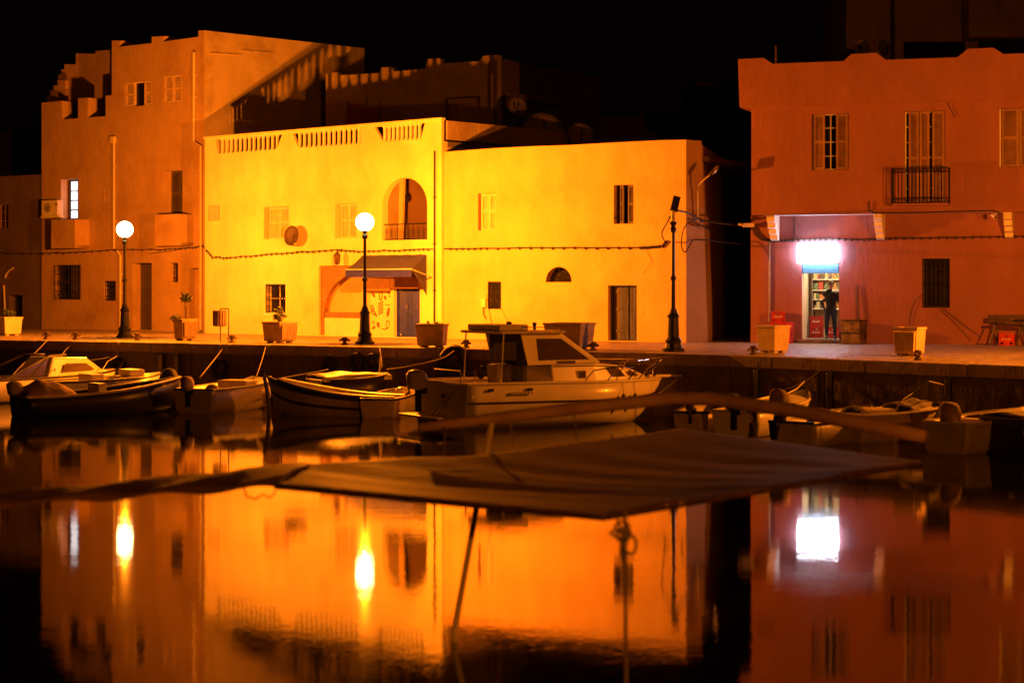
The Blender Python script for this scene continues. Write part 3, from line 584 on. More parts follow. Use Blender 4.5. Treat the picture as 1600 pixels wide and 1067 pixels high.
xl = FE.tz(1174, 250, OV)[0]
MB().prism([(xl, zov), (LE, zov), (LE, zpb), (xl, zpb)], hl, OV, OV + .3).build('upper_wall', M['pl_right'], he)
MB().box(xl, LE, OV + .301, 5, zov, zov + .12).build('overhang_soffit', M['white'], he)
xp = FE.tz(1153, 130, OV - .12)[0]
po = [FE.tz(u, v, OV - .12) for u, v in [(1153, 93)] + par]; po[0] = (xp, po[0][1]); po[-1] = (LE, po[-1][1])
MB().prism([(xp + .05, zpb - .1), (xl + .05, zpb - .13), (LE, zpb - .13), (LE, zpb)] + po[::-1], [], OV - .12, OV + .28).build('parapet', M['pl_right'], he)
for bb in ((xl, xl + .28, OV + .301, 8, zov, zpb), (xp + .02, xp + .3, OV + .281, 8, zpb - .1, po[0][1]), (0, .28, .301, 8, 0, zov - .002)): MB().box(*bb).build('side_wall', M['pl_right'], he)
MB().box(xl + .281, LE, OV + .301, 8, zpb - .6, zpb - .4).build('roof', M['pl_dark'], he)
pipe(he, FE, [(1202, 378), (1202, 502)], .03, -.05, 'dish')
# corbels under the overhang, stepped profile
for u in (1200, 1366, 1568):
    x = FE.tz(u + 8, 350, OV * .5)[0]; zc0 = zov - .002; prof = [(0, 0), (OV * .98, 0), (OV * .98, -.20), (OV * .80, -.24), (OV * .80, -.38), (OV * .60, -.43), (OV * .60, -.55), (OV * .40, -.60), (OV * .40, -.72), (-.03, -.78), (-.03, 0)]
    prof = prof[:-1]
    q = MB().prism([(a, zc0 + b_) for a, b_ in prof], [], -.12, .12, Matrix.Translation((x, -.001, 0)) @ Matrix.Rotation(R(90), 4, 'Z')); q.build('corbel', M['white'], he, bevel=.01)
# balcony rail
rx0, rx1, rz0, rz1 = FE.rect(1393, 263, 1482, 318, OV - .5)
if True:
    bal_ = MB(); yb = OV - .5
    for z in (rz0 + .02, rz1, rz1 - .12, rz0 + .16): bal_.tube([(rx0, OV, z), (rx0, yb, z), (rx1, yb, z), (rx1, OV, z)], .013, 5)
    n_ = 16
    for i in range(n_ + 1): bal_.tube([(rx0 + (rx1 - rx0) * i / n_, yb, rz0), (rx0 + (rx1 - rx0) * i / n_, yb, rz1)], .011, 5)
    for i in range(n_):
        cx = rx0 + (rx1 - rx0) * (i + .5) / n_
        for zc_ in (rz1 - .06, rz0 + .09): bal_.tube([(cx + .04 * math.cos(a * .785), yb, zc_ + .04 * math.sin(a * .785)) for a in range(8)], .007, 4, closed=True)
    for x in (rx0, rx1):
        for k in range(1, 4): bal_.tube([(x, OV + (yb - OV) * k / 4, rz0), (x, OV + (yb - OV) * k / 4, rz1)], .011, 5)
    bal_.build('balcony_railing', M['iron'], he)
MB().box(rx0 + .02, rx1 - .02, yb + .02, OV - .001, rz0 - .06, rz0 + .01).build('balcony_floor', M['pl_right'], he)
# roller shutter box, shop door surround, threshold
MB().box(sx0 - .002, sx1 + .002, .05, .28, sz1 - .30, sz1 - .003).build('shutter_box', M['bluem'], he, bevel=.01)
q = MB()
for i in range(7): q.box(sx0 + .03, sx1 - .02, .012 - (i % 2) * .008, .049, sz1 - .30 + i * .04, sz1 - .30 + i * .04 + .034)
q.build('shutter_slat', M['bluem'], he)
MB().box(sx0 - .1, sx1 + .1, -.28, -.001, .004, .11).build('doorstep', M['cope'], he, bevel=.01)
sr = FE.rect(1246, 380, 1309, 411, -.15)
MB().box(sr[0], sr[1], -.22, -.04, sr[2], sr[3]).build('light_box', emis('shop_sign_glow', (.76, .84, 1), 24), he, label='glowing white light box over the shop door', bevel=.01)
MB().box(sx0 + .001, sx0 + .012, -.01, .3, .12, sz1 - .31).build('door_jamb', M['white'], he)
MB().box(sr[0] + .1, sr[1] - .1, -.04, -.001, sr[2] + .1, sr[3] - .05).build('light_bracket', M['dish'], he)
# shop room
rw0, rw1, rd, rh = FE.tz(1264, 470, 2.9)[0], sx1 + .9, 2.9, 2.75
sx = FE.tz(1268, 470, 2.55)[0]
cr = mat('shop_wall', (.72, .56, .36), .7, var=.1)
MB().box(rw0, rw1, rd, rd + .1, .0, rh).build('shop_back_wall', cr, he); MB().add([(sx0 - .02, .301, 0), (rw0, rd, 0), (rw0, rd, rh), (sx0 - .02, .301, rh)], [(0, 1, 2, 3)]).build('shop_side_wall', M['white'], he); MB().box(rw1, rw1 + .1, .301, rd, 0, rh).build('shop_side_wall', cr, he)
MB().box(rw0, rw1, .301, rd, 0, .11).build('shop_floor', M['cope'], he); MB().box(rw0 - .1, rw1 + .1, .301, rd, rh, rh + .1).build('shop_ceiling', cr, he)
MB().box((rw0 + rw1) / 2 - .5, (rw0 + rw1) / 2 + .5, 1.5, 1.6, rh - .09, rh - .03).build('ceiling_light', emis('shop_lamp', (1, .74, .42), 120), he)
# ------------------------------------------------------------------ dark building behind the rose house
pA = back_house([(1322, -60), (1395, -60), (1395, -90), (1512, -90), (1512, -60), (1800, -60)], 74, 'tall dim building rising behind the rose house roof', 'pl_rough', 5)
for n_, (u0, v0, u1, v1, m_) in enumerate(((1413, 66, 1508, 100, 'dark'), (1530, 62, 1700, 100, 'dark'))):
    a, b_ = P(u0, v1, 73.9), P(u1, v0, 73.9); q = MB().box(a.x - pA.location.x, b_.x - pA.location.x, -.1, -.002, a.z - QZ, b_.z - QZ); q.build('opening', M[m_], pA)
a = P(1395, 100, 73.9); MB().tube([(a.x - pA.location.x, -.1, a.z - QZ), (a.x - pA.location.x, -.1, a.z - QZ + 5)], .08, 8).build('downpipe', M['rust'], pA)
a, b_ = P(1512, 60, 73), P(1600, 60, 73); MB().box(a.x - pA.location.x, b_.x - pA.location.x + 3, -1.2, -.003, a.z - QZ, a.z - QZ + 4).build('upper_block', M['pl_rough'], pA)
# ================================================================== things on the quay
# satellite dishes
def dish(pos, r, yaw, tilt, label, m_='dish', post=.5, squash=1):
    o = empty('satellite_dish', pos, 0, label=label, cat='satellite dish', group='satellite dishes')
    T = Matrix.Translation((0, 0, post)) @ Matrix.Rotation(R(yaw), 4, 'Z') @ Matrix.Rotation(R(90 - tilt), 4, 'X')
    q = MB(); n = 24; rings = [(0, 0), (.35, .02), (.7, .07), (1, .15)]
    prof = [(.01, .0)] + [(r * a, r * b_) for a, b_ in rings[1:]] + [(r, r * .15 + .012)] + [(r * a, r * b_ + .012) for a, b_ in rings[:0:-1]] + [(.01, .012)]
    q.lathe(prof, n, T); q.build('reflector', M[m_], o, smooth=True)
    a = MB(); a.tube([T @ Vector((0, -r * .9, .1)), T @ Vector((0, -.1, r * .9))], .014, 5); a.tube([T @ Vector((0, -.1, r * .9)), T @ Vector((0, .02, r * .8))], .035, 8); a.build('feed_arm', M['rust'], o)
    MB().tube([(0, 0, 0), (0, 0, post)], .03, 8).build('mast', M['rust'], o); return o
x, z = FC.tz(457, 384, -.28); o = dish(FC.w(x, -.28, z), .36, -40, 8, 'dark round satellite dish on the bright wall left of the middle lamp', 'dishd', .35)
MB().tube([(0, 0, .02), tuple((FC.inn * .28))], .025, 6).build('wall_bracket', M['rust'], o)
x, z = FF.tz(808, 196); p = P(808, 196, 71.0); q0 = FD.w(0, 0, do_[0][1] - .35).z
p = P(808, 190, 71.0); dish(Vector((p.x, p.y, q0)), .36, 10, 20, 'small pale satellite dish against the corner of the upper house', post=P(0, 167, 71).z - q0)
for u, v, r, Y, lb in ((848, 207, .74, 69.5, 'large satellite dish on the cream house roof, widest of the dishes'), (907, 213, .48, 68.5, 'half-hidden satellite dish at the right of the roof row')):
    p = P(u, v, Y); dish(Vector((p.x, p.y, q0)), r, 8, 25, lb, post=p.z - q0)
for u, lb in ((1347, 'small grey satellite dish above the rose parapet, left of two'), (1380, 'small grey satellite dish above the rose parapet beside the drain pipe')):
    p = P(u, 76, 65); zr_ = QZ + zpb - .4; dish(Vector((p.x, p.y, zr_)), .27, -20 if u < 1360 else 35, 10, lb, post=p.z - zr_)
q = MB(); p = P(1213, 72, 66); q.tube([(0, 0, 0), (0, 0, p.z - QZ - zpb + .4)], .05, 6); q.build('roof_post', M['rust'], loc=(p.x, p.y, QZ + zpb - .4), label='thin dark post standing on the rose house roof', cat='post')
# AC unit
x0, x1, z0, z1 = FB.rect(66, 313, 91, 337, -.3); ac = empty('air_conditioner', FB.w(x0, -.34, z0), math.atan2(FB.ex.y, FB.ex.x), label='boxy air conditioner unit beside the lit window', cat='air conditioner')
w_, h_ = x1 - x0, z1 - z0
MB().box(0, w_, 0, .3, 0, h_).build('casing', M['white'], ac, bevel=.02)
q = MB(); cx = w_ * .38
for rr in (.19, .14, .09, .04): q.tube([(cx + rr * math.cos(a * .5236), -.012, h_ / 2 + rr * math.sin(a * .5236)) for a in range(12)], .008, 4, closed=True)
for a in range(4): q.tube([(cx - .19 * math.cos(a * .785), -.012, h_ / 2 - .19 * math.sin(a * .785)), (cx + .19 * math.cos(a * .785), -.012, h_ / 2 + .19 * math.sin(a * .785))], .006, 4)
q.build('fan_guard', M['rust'], ac); MB().box(w_ - .12, w_ - .04, -.006, .0, h_ * .65, h_ * .8).build('label_plate', M['iron'], ac)
MB().box(-.1, w_ + .02, .05, .34, -.08, -.002).build('bracket', M['white'], ac)
# wall lantern
x, z = FC.tz(535, 404); o = empty('wall_lantern', FC.w(x, -.25, z), math.atan2(FC.ex.y, FC.ex.x), label='small old lantern on a bracket left of the shop awning', cat='lantern')
MB().lathe([(.05, -.22), (.10, -.15), (.13, .12), (.06, .2), (.02, .24)], 6).build('glass_body', M['rust'], o); MB().tube([(0, 0, .22), (0, .1, .27), (0, .25, .22)], .014, 5).build('bracket', M['iron'], o)
# shop awning on the balustrade house
a0 = FC.tz(567, 399)[0]; a1 = FC.tz(667, 399)[0]; za = FC.tz(620, 399)[1]; pr = -1.25; zf = FC.tz(590, 421, pr)[1]; zv = FC.tz(590, 433, pr)[1]
f0 = FC.tz(540, 425, pr)[0]; f1 = FC.tz(643, 425, pr)[0]
aw = empty('shop_awning', mw=FC.mw, label='purple cloth awning over the blue shop door', cat='awning')
n = 10; q = MB(); V = []; F = []
for j in range(5):
    t = j / 4
    for i in range(n + 1):
        s_ = i / n; x = (a0 + (a1 - a0) * s_) * (1 - t) + (f0 + (f1 - f0) * s_) * t; V.append((x, -.02 + (pr + .02) * t, za + (zf - za) * t - .05 * math.sin(math.pi * t) + .012 * math.sin(s_ * 30)))
for j in range(4):
    for i in range(n): F.append((j * (n + 1) + i, j * (n + 1) + i + 1, (j + 1) * (n + 1) + i + 1, (j + 1) * (n + 1) + i))
q.add(V, F); o = q.build('cloth_top', M['awn'], aw); s_ = o.modifiers.new('s', 'SOLIDIFY'); s_.thickness = .012
MB().box(f0, f1, pr - .012, pr + .004, zv, zf - .002).build('valance', M['awnb'], aw)
zt_ = FC.tz(660, 462)[1]
MB().add([(a1, -.02, za), (f1, pr, zf), (a1 + .02, -.03, zt_)], [(0, 1, 2)]).build('cloth_side', M['awn'], aw)
q = MB()
for xa, xf in ((a0, f0), (a1, f1)): q.tube([(xa + (.25 if xa > 3 else 0), -.02, za - .75), (xf, pr + .01, zf - .01)], .02, 6)
q.tube([(f0, pr, zf), (f1, pr, zf)], .02, 6); q.build('awning_arm', M['trim'], aw)
# cables
cable([(FA, [(-60, 394), (0, 395), (62, 396)]), (FB, [(68, 396), (120, 395), (180, 391), (250, 390), (290, 388), (316, 384)]), (FC, [(322, 391), (332, 402), (360, 403), (400, 399), (440, 396), (480, 393), (527, 390), (560, 394), (600, 391), (640, 391), (676, 389)])], 'long sagging black cable along the tall house and the balustrade house', .02)
cable([(FB, [(232, 396), (262, 393), (292, 387)])], 'short loose cable looping below the long one on the tall house', .012, False)
cable([(FD, [(694, 389), (760, 388), (880, 387), (1000, 387), (1035, 384), (1042, 376)])], 'straight clipped cable across the plain cream house', .022, sub=7, amp=.4)
LP3 = onz(1052, 549.3, QZ); px = lambda u, v: P(u, v, LP3.y)
a = FD.w(FD.tz(1040, 378)[0], -.05, FD.tz(1040, 378)[1])
def freecable(pts, label, r=.02, cat='cable', mt='wire', name='hanging_cable', group=None):
    pts = [Vector(p) for p in pts]; out = []
    for i in range(len(pts) - 1):
        p0, p1, p2, p3 = pts[max(0, i - 1)], pts[i], pts[i + 1], pts[min(len(pts) - 1, i + 2)]
        for k in range(5):
            t = k / 5; out.append(.5 * ((2 * p1) + (p2 - p0) * t + (2 * p0 - 5 * p1 + 4 * p2 - p3) * t * t + (3 * p1 - p0 - 3 * p2 + p3) * t ** 3))
    out.append(pts[-1]); c = out[0].copy()
    return MB().tube([p - c for p in out], r, 5).build(name, M[mt], loc=c, label=label, cat=cat, group=group, smooth=True)
freecable([a, px(1041, 362) + Vector((0, 1.5, 0)), px(1044, 345), px(1047, 338)], 'cable rising from the cream wall to the unlit lamp head')
rA = FE.w(0, -.05, FE.tz(1173, 352)[1])
freecable([px(1058, 329), P(1075, 333, 56), P(1092, 342, 59.4), P(1110, 347, 59.8), P(1140, 351, 60), P(1165, 353, 60), rA], 'thick bundle of cables crossing the alley from the unlit lamp', .03)
freecable([P(1105, 358, 59.8), P(1090, 350, 59.6), P(1077, 347, 59.4), P(1067, 362, 59.4), P(1065, 385, 59.4), P(1070, 394, 59.4), P(1077, 385, 59.5), P(1084, 375, 59.6), P(1105, 375, 59.8), P(1130, 379, 60.2), P(1168, 382, 61)], 'loop of black cable hanging at the corner of the cream house', .02)
cable([(FE, [(1175, 352), (1180, 364), (1190, 373), (1205, 376), (1240, 375), (1290, 373), (1350, 374), (1400, 372), (1480, 371), (1560, 370), (1640, 369)])], 'clipped black cable along the lower wall of the rose house', .018, sub=6, amp=.4)
o = cable([(FE, [(1241, 340), (1241, 374)])], 'short vertical cable above the shop light', .014, False)
cable([(FE, [(1358, 314), (1358, 328), (1366, 333), (1440, 332), (1552, 329), (1562, 333)])], 'black cable and upright stub along the edge of the rose overhang', .022, False, amp=.3, d=OV - .05)
cable([(FE, [(1461, 92), (1466, 115), (1472, 140), (1482, 165), (1492, 184)])], 'thin dark cable running down the rose upper wall', .014, False, d=OV - .03)
cable([(FE, [(1421, 512), (1422, 498), (1426, 480), (1432, 468), (1441, 461)])], 'thin wire curving from the window down behind the slatted planter', .010, False, amp=.2)
cable([(FE, [(1468, 483), (1490, 503), (1517, 533)])], 'straight wire slanting down from the grilled window, left of two', .008, False, amp=.2)
cable([(FE, [(1473, 482), (1505, 507), (1530, 526)])], 'straight wire slanting down from the grilled window, right of two', .008, False, amp=.2)
# wall arm lamp at the cream corner
B0 = P(1091, 346, 59.7); o = empty('wall_lamp', B0, label='unlit street light on a bent arm at the cream house corner', cat='street lamp')
pp = [P(1091, 346, 59.7), P(1091, 300, 59.6), P(1092, 290, 59.5), P(1099, 282, 59.3), P(1109, 274, 59.0)]
MB().tube([p - B0 for p in pp], .028, 6).build('arm', M['dish'], o)
T = Matrix.Translation(P(1116, 267, 58.9) - B0) @ Matrix.Rotation(R(-48), 4, 'Y')
MB().frustum(.10, .09, 0, .06, .05, .06, T @ Matrix.Rotation(R(0), 4, 'X') @ Matrix.Scale(2.2, 4, (1, 0, 0))).build('head', M['rust'], o)
MB().ball((0, -.03, -.02), (.17, .06, .05), 10, 6, T).build('lens', M['chrome'], o)
q = MB()
for v in (336, 352): p = P(1091, v, 59.75) - B0; q.box(p.x - .12, p.x + .22, p.y - .03, p.y + .25, p.z - .02, p.z + .02)
q.build('bracket', M['rust'], o)
o = empty('junction_box', P(1173, 352, 59.7), label='small pale junction box at the left edge of the rose house', cat='junction box'); MB().box(-.22, .1, -.1, .2, -.06, .06).build('casing', M['trim'], o); MB().tube([(-.2, 0, 0), (-.38, 0, .03)], .04, 6).build('spout', M['trim'], o)
# security cameras
for u, v, lb, s_ in ((1370, 341, 'white security camera on the middle corbel', 1), (1553, 339, 'white security camera beside the rightmost corbel', -1)):
    x, z = FE.tz(u, v, OV - .1); o = empty('security_camera', FE.w(x, OV - .12, z), math.atan2(FE.ex.y, FE.ex.x) + (.5 if s_ > 0 else -.9), label=lb, cat='camera')
    MB().tube([(-.08, 0, .05), (.16, -.05, -.02)], .05, 10).build('body', M['white'], o); MB().tube([(.161, -.05, -.02), (.18, -.055, -.025)], .035, 10).build('lens', M['iron'], o); MB().tube([(-.02, 0, .08), (-.02, .2, .12)], .015, 5).build('bracket', M['white'], o)
# planters
def planter(u, v, size, hgt, rot, label, ribs=True, pm='planterg'):
    p = onz(u, v, QZ); o = empty('planter', p, R(rot), label=label, cat='planter', group='concrete planters along the quay')
    a, t = size / 2, size / 2 * 1.12
    q = MB(); q.frustum(a, a, .06, t, t, hgt - .06); q.build('body', M[pm], o, bevel=.012)
    MB().prism(rc((-t - .02, t + .02, -t - .02, t + .02)), [rc((-t + .07, t - .07, -t + .07, t - .07))], -hgt, -hgt + .058, Matrix.Rotation(R(-90), 4, 'X')).build('rim', M[pm], o)
    MB().box(-t + .072, t - .072, -t + .072, t - .072, hgt - .1, hgt - .035).build('earth', M['soil'], o)
    for sx in (-1, 1):
        for sy in (-1, 1): MB().box(sx * a * .6 - .07, sx * a * .6 + .07, sy * a * .6 - .07, sy * a * .6 + .07, 0, .06).build('foot', M[pm], o)
    if ribs:
        n = 11
        for k in (ribs if isinstance(ribs, tuple) else (0, 1)):
            r_ = MB(); Tq = Matrix.Rotation(R(90 * k), 4, 'Z')
            for i in range(n):
                f = (i + .5) / n * 2 - 1; x0, x1 = f * (a - .03), f * (t - .03); w_ = a / n * .55; dp = .075
                r_.add([(x0 - w_, -a - dp, .12), (x0 + w_, -a - dp, .12), (x1 + w_, -t - dp, hgt - .1), (x1 - w_, -t - dp, hgt - .1), (x0 - w_, -a, .12), (x0 + w_, -a, .12), (x1 + w_, -t, hgt - .1), (x1 - w_, -t, hgt - .1)], [(0, 1, 2, 3), (4, 0, 3, 7), (1, 5, 6, 2), (3, 2, 6, 7), (4, 5, 1, 0)], Tq)
            r_.build('ribbed_face', M[pm], o)
    return o
PL = [(14, 524, .62, .66, -48, 'smooth planter at the far left edge, nearly orange', False), (290, 532, .52, .70, -50, 'planter with a small bushy tree near the tall house', (1,)),
      (437, 536, .68, .66, -38, 'ribbed planter with a scraggly plant below the grilled window', (1,)), (675, 543, .72, .68, -8, 'plain planter right of the blue shop door', False),
      (890, 546, .98, .74, -24, 'largest planter, behind the cabin cruiser', False), (1208, 551, .56, .72, -48, 'smooth planter in front of the red crates', False),
      (1421, 556, .56, .72, -33, 'slatted planter with dark gaps in front of the grilled rose wall', (0,))]
plo = [planter(u, v, s_, h_, r_, lb, rb, 'planter' if u in (14, 1208, 1421) else 'planterg') for u, v, s_, h_, r_, lb, rb in PL]
# plants
def foliage(mb, c, r, n, s_=.05):
    for i in range(n):
        d = Vector([random.gauss(0, 1) for _ in range(3)]).normalized() * r * random.random() ** .5
        p = Vector(c) + Vector((d.x, d.y, d.z * .8)); a = Vector([random.uniform(-1, 1) for _ in range(3)]).normalized(); b_ = a.orthogonal().normalized(); s = s_ * random.uniform(.6, 1.4)
        mb.add([p, p + a * s + b_ * s * .4, p + a * 2 * s, p + a * s - b_ * s * .4], [(0, 1, 2, 3)])
def plant(pl, hgt, blobs, label, off=(0, 0), bare=False):
    p = pl.matrix_basis.translation if False else pl.location; o = empty('potted_plant', (p.x + off[0], p.y + off[1], QZ + .63), label=label, cat='plant')
    q = MB(); st_ = []
    for (x, y, z, r, n) in blobs: q.tube([(random.uniform(-.02, .02), 0, -.02), (x * .3, y * .3, z * .5), (x, y, z)], [.018, .014, .007], 5)
    q.build('stem', M['rust'], o); l = MB()
    for (x, y, z, r, n) in blobs: foliage(l, (x, y, z), r, n)
    l.build('foliage', M['leaf'], o); return o
plant(plo[1], .9, [(.0, 0, .80, .14, 150), (.07, .02, .72, .10, 70), (-.06, 0, .70, .10, 60)], 'small topiary tree with a round dark crown in a planter')
plant(plo[1], .2, [(-.04, .0, .10, .12, 90), (.1, 0, .06, .08, 40)], 'low dark clump at the left rim of the tree planter', off=(-.33, .05))
plant(plo[2], .4, [(0, 0, .30, .13, 60), (.12, 0, .22, .10, 40), (-.12, 0, .18, .08, 40), (.05, 0, .42, .07, 25), (-.05, .05, .12, .12, 50)], 'scraggly leafless looking plant in the ribbed planter', off=(.0, 0))
plant(plo[3], .1, [(-.15, 0, .06, .10, 20), (.1, 0, .08, .09, 18), (.25, 0, .05, .06, 12)], 'sparse weeds over the rim of the plain planter')
plant(plo[0], .3, [(.12, 0, .16, .14, 80), (-.1, 0, .22, .12, 60)], 'dark leafy plant in the leftmost planter')
# litter bin on two posts
p = onz(350, 536, QZ); o = empty('litter_bin', p, R(-25), label='slatted litter bin hung between two white posts', cat='litter bin')
q = MB(); q.tube([(-.13, 0, 0), (-.13, 0, 1.06)], .02, 8); q.tube([(.17, 0, 0), (.17, 0, 1.06)], .02, 8); q.tube([(-.13, 0, 1.06), (.17, 0, 1.06)], .02, 8); q.build('frame', M['chrome'], o)
q = MB(); q.lathe([(.17, .52), (.20, .54), (.20, 1.0), (.18, 1.0), (.17, .6)], 16, Matrix.Translation((.0, -.24, 0))); q.build('bucket', M['shutter_dark'], o)
q = MB()
for a in range(16): q.box(-.02, .02, .201, .215, .54, 1.02, Matrix.Translation((0, -.24, 0)) @ Matrix.Rotation(a * math.pi / 8, 4, 'Z'))
q.build('slats', M['shutter'], o)
# mooring bollards
def bollard(u, v, label, s=.8):
    o = empty('mooring_bollard', onz(u, v, QZ) + Vector((0, .12, .02)), R(random.uniform(-60, 60)), label=label, cat='mooring bollard', group='iron bollards on the quay edge')
    MB().lathe([(.13 * s, 0), (.13 * s, .03), (.08 * s, .06), (.07 * s, .14), (.12 * s, .18), (.10 * s, .23), (.03, .24)], 12).build('post', M['rust'], o)
    MB().tube([(-.2 * s, 0, .13), (0, 0, .16), (.2 * s, 0, .13)], [.045 * s] * 3, 8).build('horn', M['rust'], o); return o
BO = [(71, 531, 'bollard near the bow of the white cabin boat, far left'), (117, 531.5, 'bollard above the white cabin boat with a rope over the edge'), (213, 533, 'small bollard right of the leftmost lamp post'), (362, 536.5, 'bollard beside the litter bin'),
      (538, 540, 'bollard just left of the middle lamp post'), (728, 545, 'bollard above the stern of the cabin cruiser'), (927, 549, 'bollard beside the largest planter'), (1178, 556, 'bollard left of the orange planter by the crates'), (1436, 564.5, 'bollard in front of the slatted planter')]
for b_ in BO: bollard(*b_)
# stand with red lumps on quay near the middle is left out: nothing identifiable
def near_edge(u, v, back=0):                        # point on the quay face under a pixel column
    for a, b_ in zip(edge, edge[1:]):
        D = Vector(((u - 800) / FPX, 1)); e = Vector((b_.x - a.x, b_.y - a.y)); A2 = Vector((a.x, a.y)); den = D.x * e.y - D.y * e.x
        if abs(den) < 1e-9: continue
        t = (A2.x * e.y - A2.y * e.x) / den; s_ = (A2.x * D.y - A2.y * D.x) / den
        if 0 <= s_ <= 1 and t > 0: n = Vector((e.y, -e.x)).normalized(); return Vector((D.x * t + n.x * back, t + n.y * back, H - (v - HZ) * t / FPX)), math.atan2(e.y, e.x)
    return P(u, v, 50), 0
for u, v, r, lb in ((188, 574, .28, 'tyre fender hanging on the quay wall above the dark boat'), (347, 577, .30, 'tyre fender on the quay wall behind the covered engine'), (520, 571, .26, 'half-sunk round fender on the quay wall left of the tarpaulin boat'),
                    (562, 565, .26, 'dark tyre left of the pair above the tarpaulin boat'), (586, 567, .28, 'dark tyre right of the pair above the tarpaulin boat')):
    p, a = near_edge(u, v, .15); o = empty('tyre_fender', p, a, label=lb, cat='tyre', group='tyres hung along the quay wall')
    MB().tube([(r * .72 * math.cos(k * .3927), 0, r * .72 * math.sin(k * .3927)) for k in range(16)], r * .34, 8, closed=True).build('tyre', M['rubber'], o, smooth=True)
    MB().tube([(0, 0, r), (0, .05, QZ - p.z + .0), (0, .3, QZ - p.z + .04)], .012, 5).build('chain', M['rope'], o)
for u, v, lb in ((103, 552, 'black timber fender hanging below the second bollard'), (1187, 582, 'dark post in place of a slot in the quay wall under the orange planter'), (1302, 586, 'dark post in place of a slot in the quay wall under the shop'), (1487, 592, 'dark post in place of a slot in the quay wall at the right'), (255, 560, 'narrow timber fender on the wall, left of two'), (280, 560, 'narrow timber fender on the wall, right of two')):
    p, a = near_edge(u, v, .1); o = empty('fender_or_slot', p, a, label=lb, cat='fender', group='timber fenders on the quay wall')  # the posts right of the alley stand in for dark slots in the wall
    ft = min(.55, 1.18 - p.z); MB().box(-.09, .09, -.05, .02, ft - 1.1, ft).build('post', M['navy'], o, bevel=.015); MB().tube([(0, 0, ft - .05), (0, .1, 1.52 - p.z), (0, .3, 1.54 - p.z)], .012, 5).build('rope', M['rope'], o)
def rope(pts, label, r=.014): return freecable(pts, label, r, 'rope', 'rope', 'mooring_rope', 'mooring ropes')
# crates
def crate(loc, rz, label, w_=.40, d_=.30, h_=.30, mark=True):
    o = empty('bottle_crate', loc, rz, label=label, cat='crate', group='red bottle crates')
    hw, hd_ = w_ / 2, d_ / 2; sl = []
    q = MB(); q.prism(rc((-hw, hw, 0, h_)), [rc((-.06, .06, h_ * .70, h_ * .88)), rc((-hw + .04, -.09, h_ * .08, h_ * .26)), rc((.09, hw - .04, h_ * .08, h_ * .26))], -hd_, -hd_ + .015)
    q.prism(rc((-hw, hw, 0, h_)), [rc((-.06, .06, h_ * .70, h_ * .88))], hd_ - .015, hd_)
    for sx in (-1, 1): q.prism(rc((-hd_ + .016, hd_ - .016, 0, h_)), [rc((-.05, .05, h_ * .68, h_ * .86)), rc((-.10, -.02, h_ * .1, h_ * .3)), rc((.02, .10, h_ * .1, h_ * .3))], -hw if sx < 0 else hw - .015, -hw + .015 if sx < 0 else hw, Matrix.Rotation(R(90), 4, 'Z') @ Matrix.Scale(-1, 4, (0, 1, 0)))
    q.box(-hw + .016, hw - .016, -hd_ + .016, hd_ - .016, 0, .02); q.build('body', M['red'], o)
    r_ = MB(); r_.prism(rc((-hw - .008, hw + .008, -hd_ - .008, hd_ + .008)), [rc((-hw + .02, hw - .02, -hd_ + .02, hd_ - .02))], -h_ - .0, -h_ + .02, Matrix.Rotation(R(-90), 4, 'X')); r_.build('rim', M['red'], o)
    if mark:
        k = MB(); k.tube([(-.12, -hd_ - .002, h_ * .42), (-.08, -hd_ - .002, h_ * .6), (-.04, -hd_ - .002, h_ * .42), (0, -hd_ - .002, h_ * .55), (.04, -hd_ - .002, h_ * .42), (.09, -hd_ - .002, h_ * .58), (.12, -hd_ - .002, h_ * .45)], .014, 5); k.build('logo_mark', M['white'], o)
    return o
fe_rz = math.atan2(FE.ex.y, FE.ex.x)
for u, du, k, n_, lb in ((1217, 0, 0, 3, 'left stack by the shop door, bottom crate'), (1217, 0, 1, 3, 'dark-looking crate, middle of the left stack by the shop door'), (1217, .03, 2, 3, 'red crate topmost of the left stack by the shop door'),
                         (1233, 0, 0, 2, 'lower red crate of the stack nearest the shop door'), (1233, .02, 1, 2, 'upper red crate of the stack nearest the shop door')):
    x = FE.tz(u, 520)[0]; yy = -.30 if u == 1217 else -.62
    crate(FE.w(x + du, yy, .004 + k * .325), fe_rz + .15 * (1 if u == 1217 else -1) + k * .04, lb, w_=.42, d_=.34, h_=.32)
x = FE.tz(1576, 520)[0]; crate(FE.w(x, -.55, .004), fe_rz, 'single red crate on the pavement under the wood bundle', w_=.44, d_=.34, h_=.36)
# crates and shelf inside the shop
xs0, xs1 = sx0, sx1
crate(FE.w(sx + .25, 2.1, .114), fe_rz, 'red crate on the shop floor at the foot of the shelf', h_=.34); crate(FE.w(sx + .25, 2.1, .458), fe_rz, 'red crate stacked on another inside the shop', h_=.34)
crate(FE.w(sx + .75, 2.2, .114), fe_rz, 'red crate on the shop floor behind the person', h_=.34)
sh = empty('shop_shelf', FE.w(sx, 2.55, .11), fe_rz, label='tall shelf unit of goods at the back of the shop', cat='shelf')
q = MB(); q.box(0, .04, 0, .32, 0, 2.25); q.box(.96, 1.0, 0, .32, 0, 2.25); q.build('side_panel', M['wood'], sh)
for z in (.9, 1.2, 1.5, 1.85, 2.22): MB().box(.041, .959, 0, .32, z, z + .03).build('shelf_board', M['white'], sh)
gnm = ['orange', 'black', 'straw-coloured', 'dark green', 'red']; rown = ['lowest stocked', 'second', 'third', 'top']; ords = ['first', 'second', 'third', 'fourth', 'fifth', 'sixth', 'seventh', 'eighth', 'ninth', 'tenth']
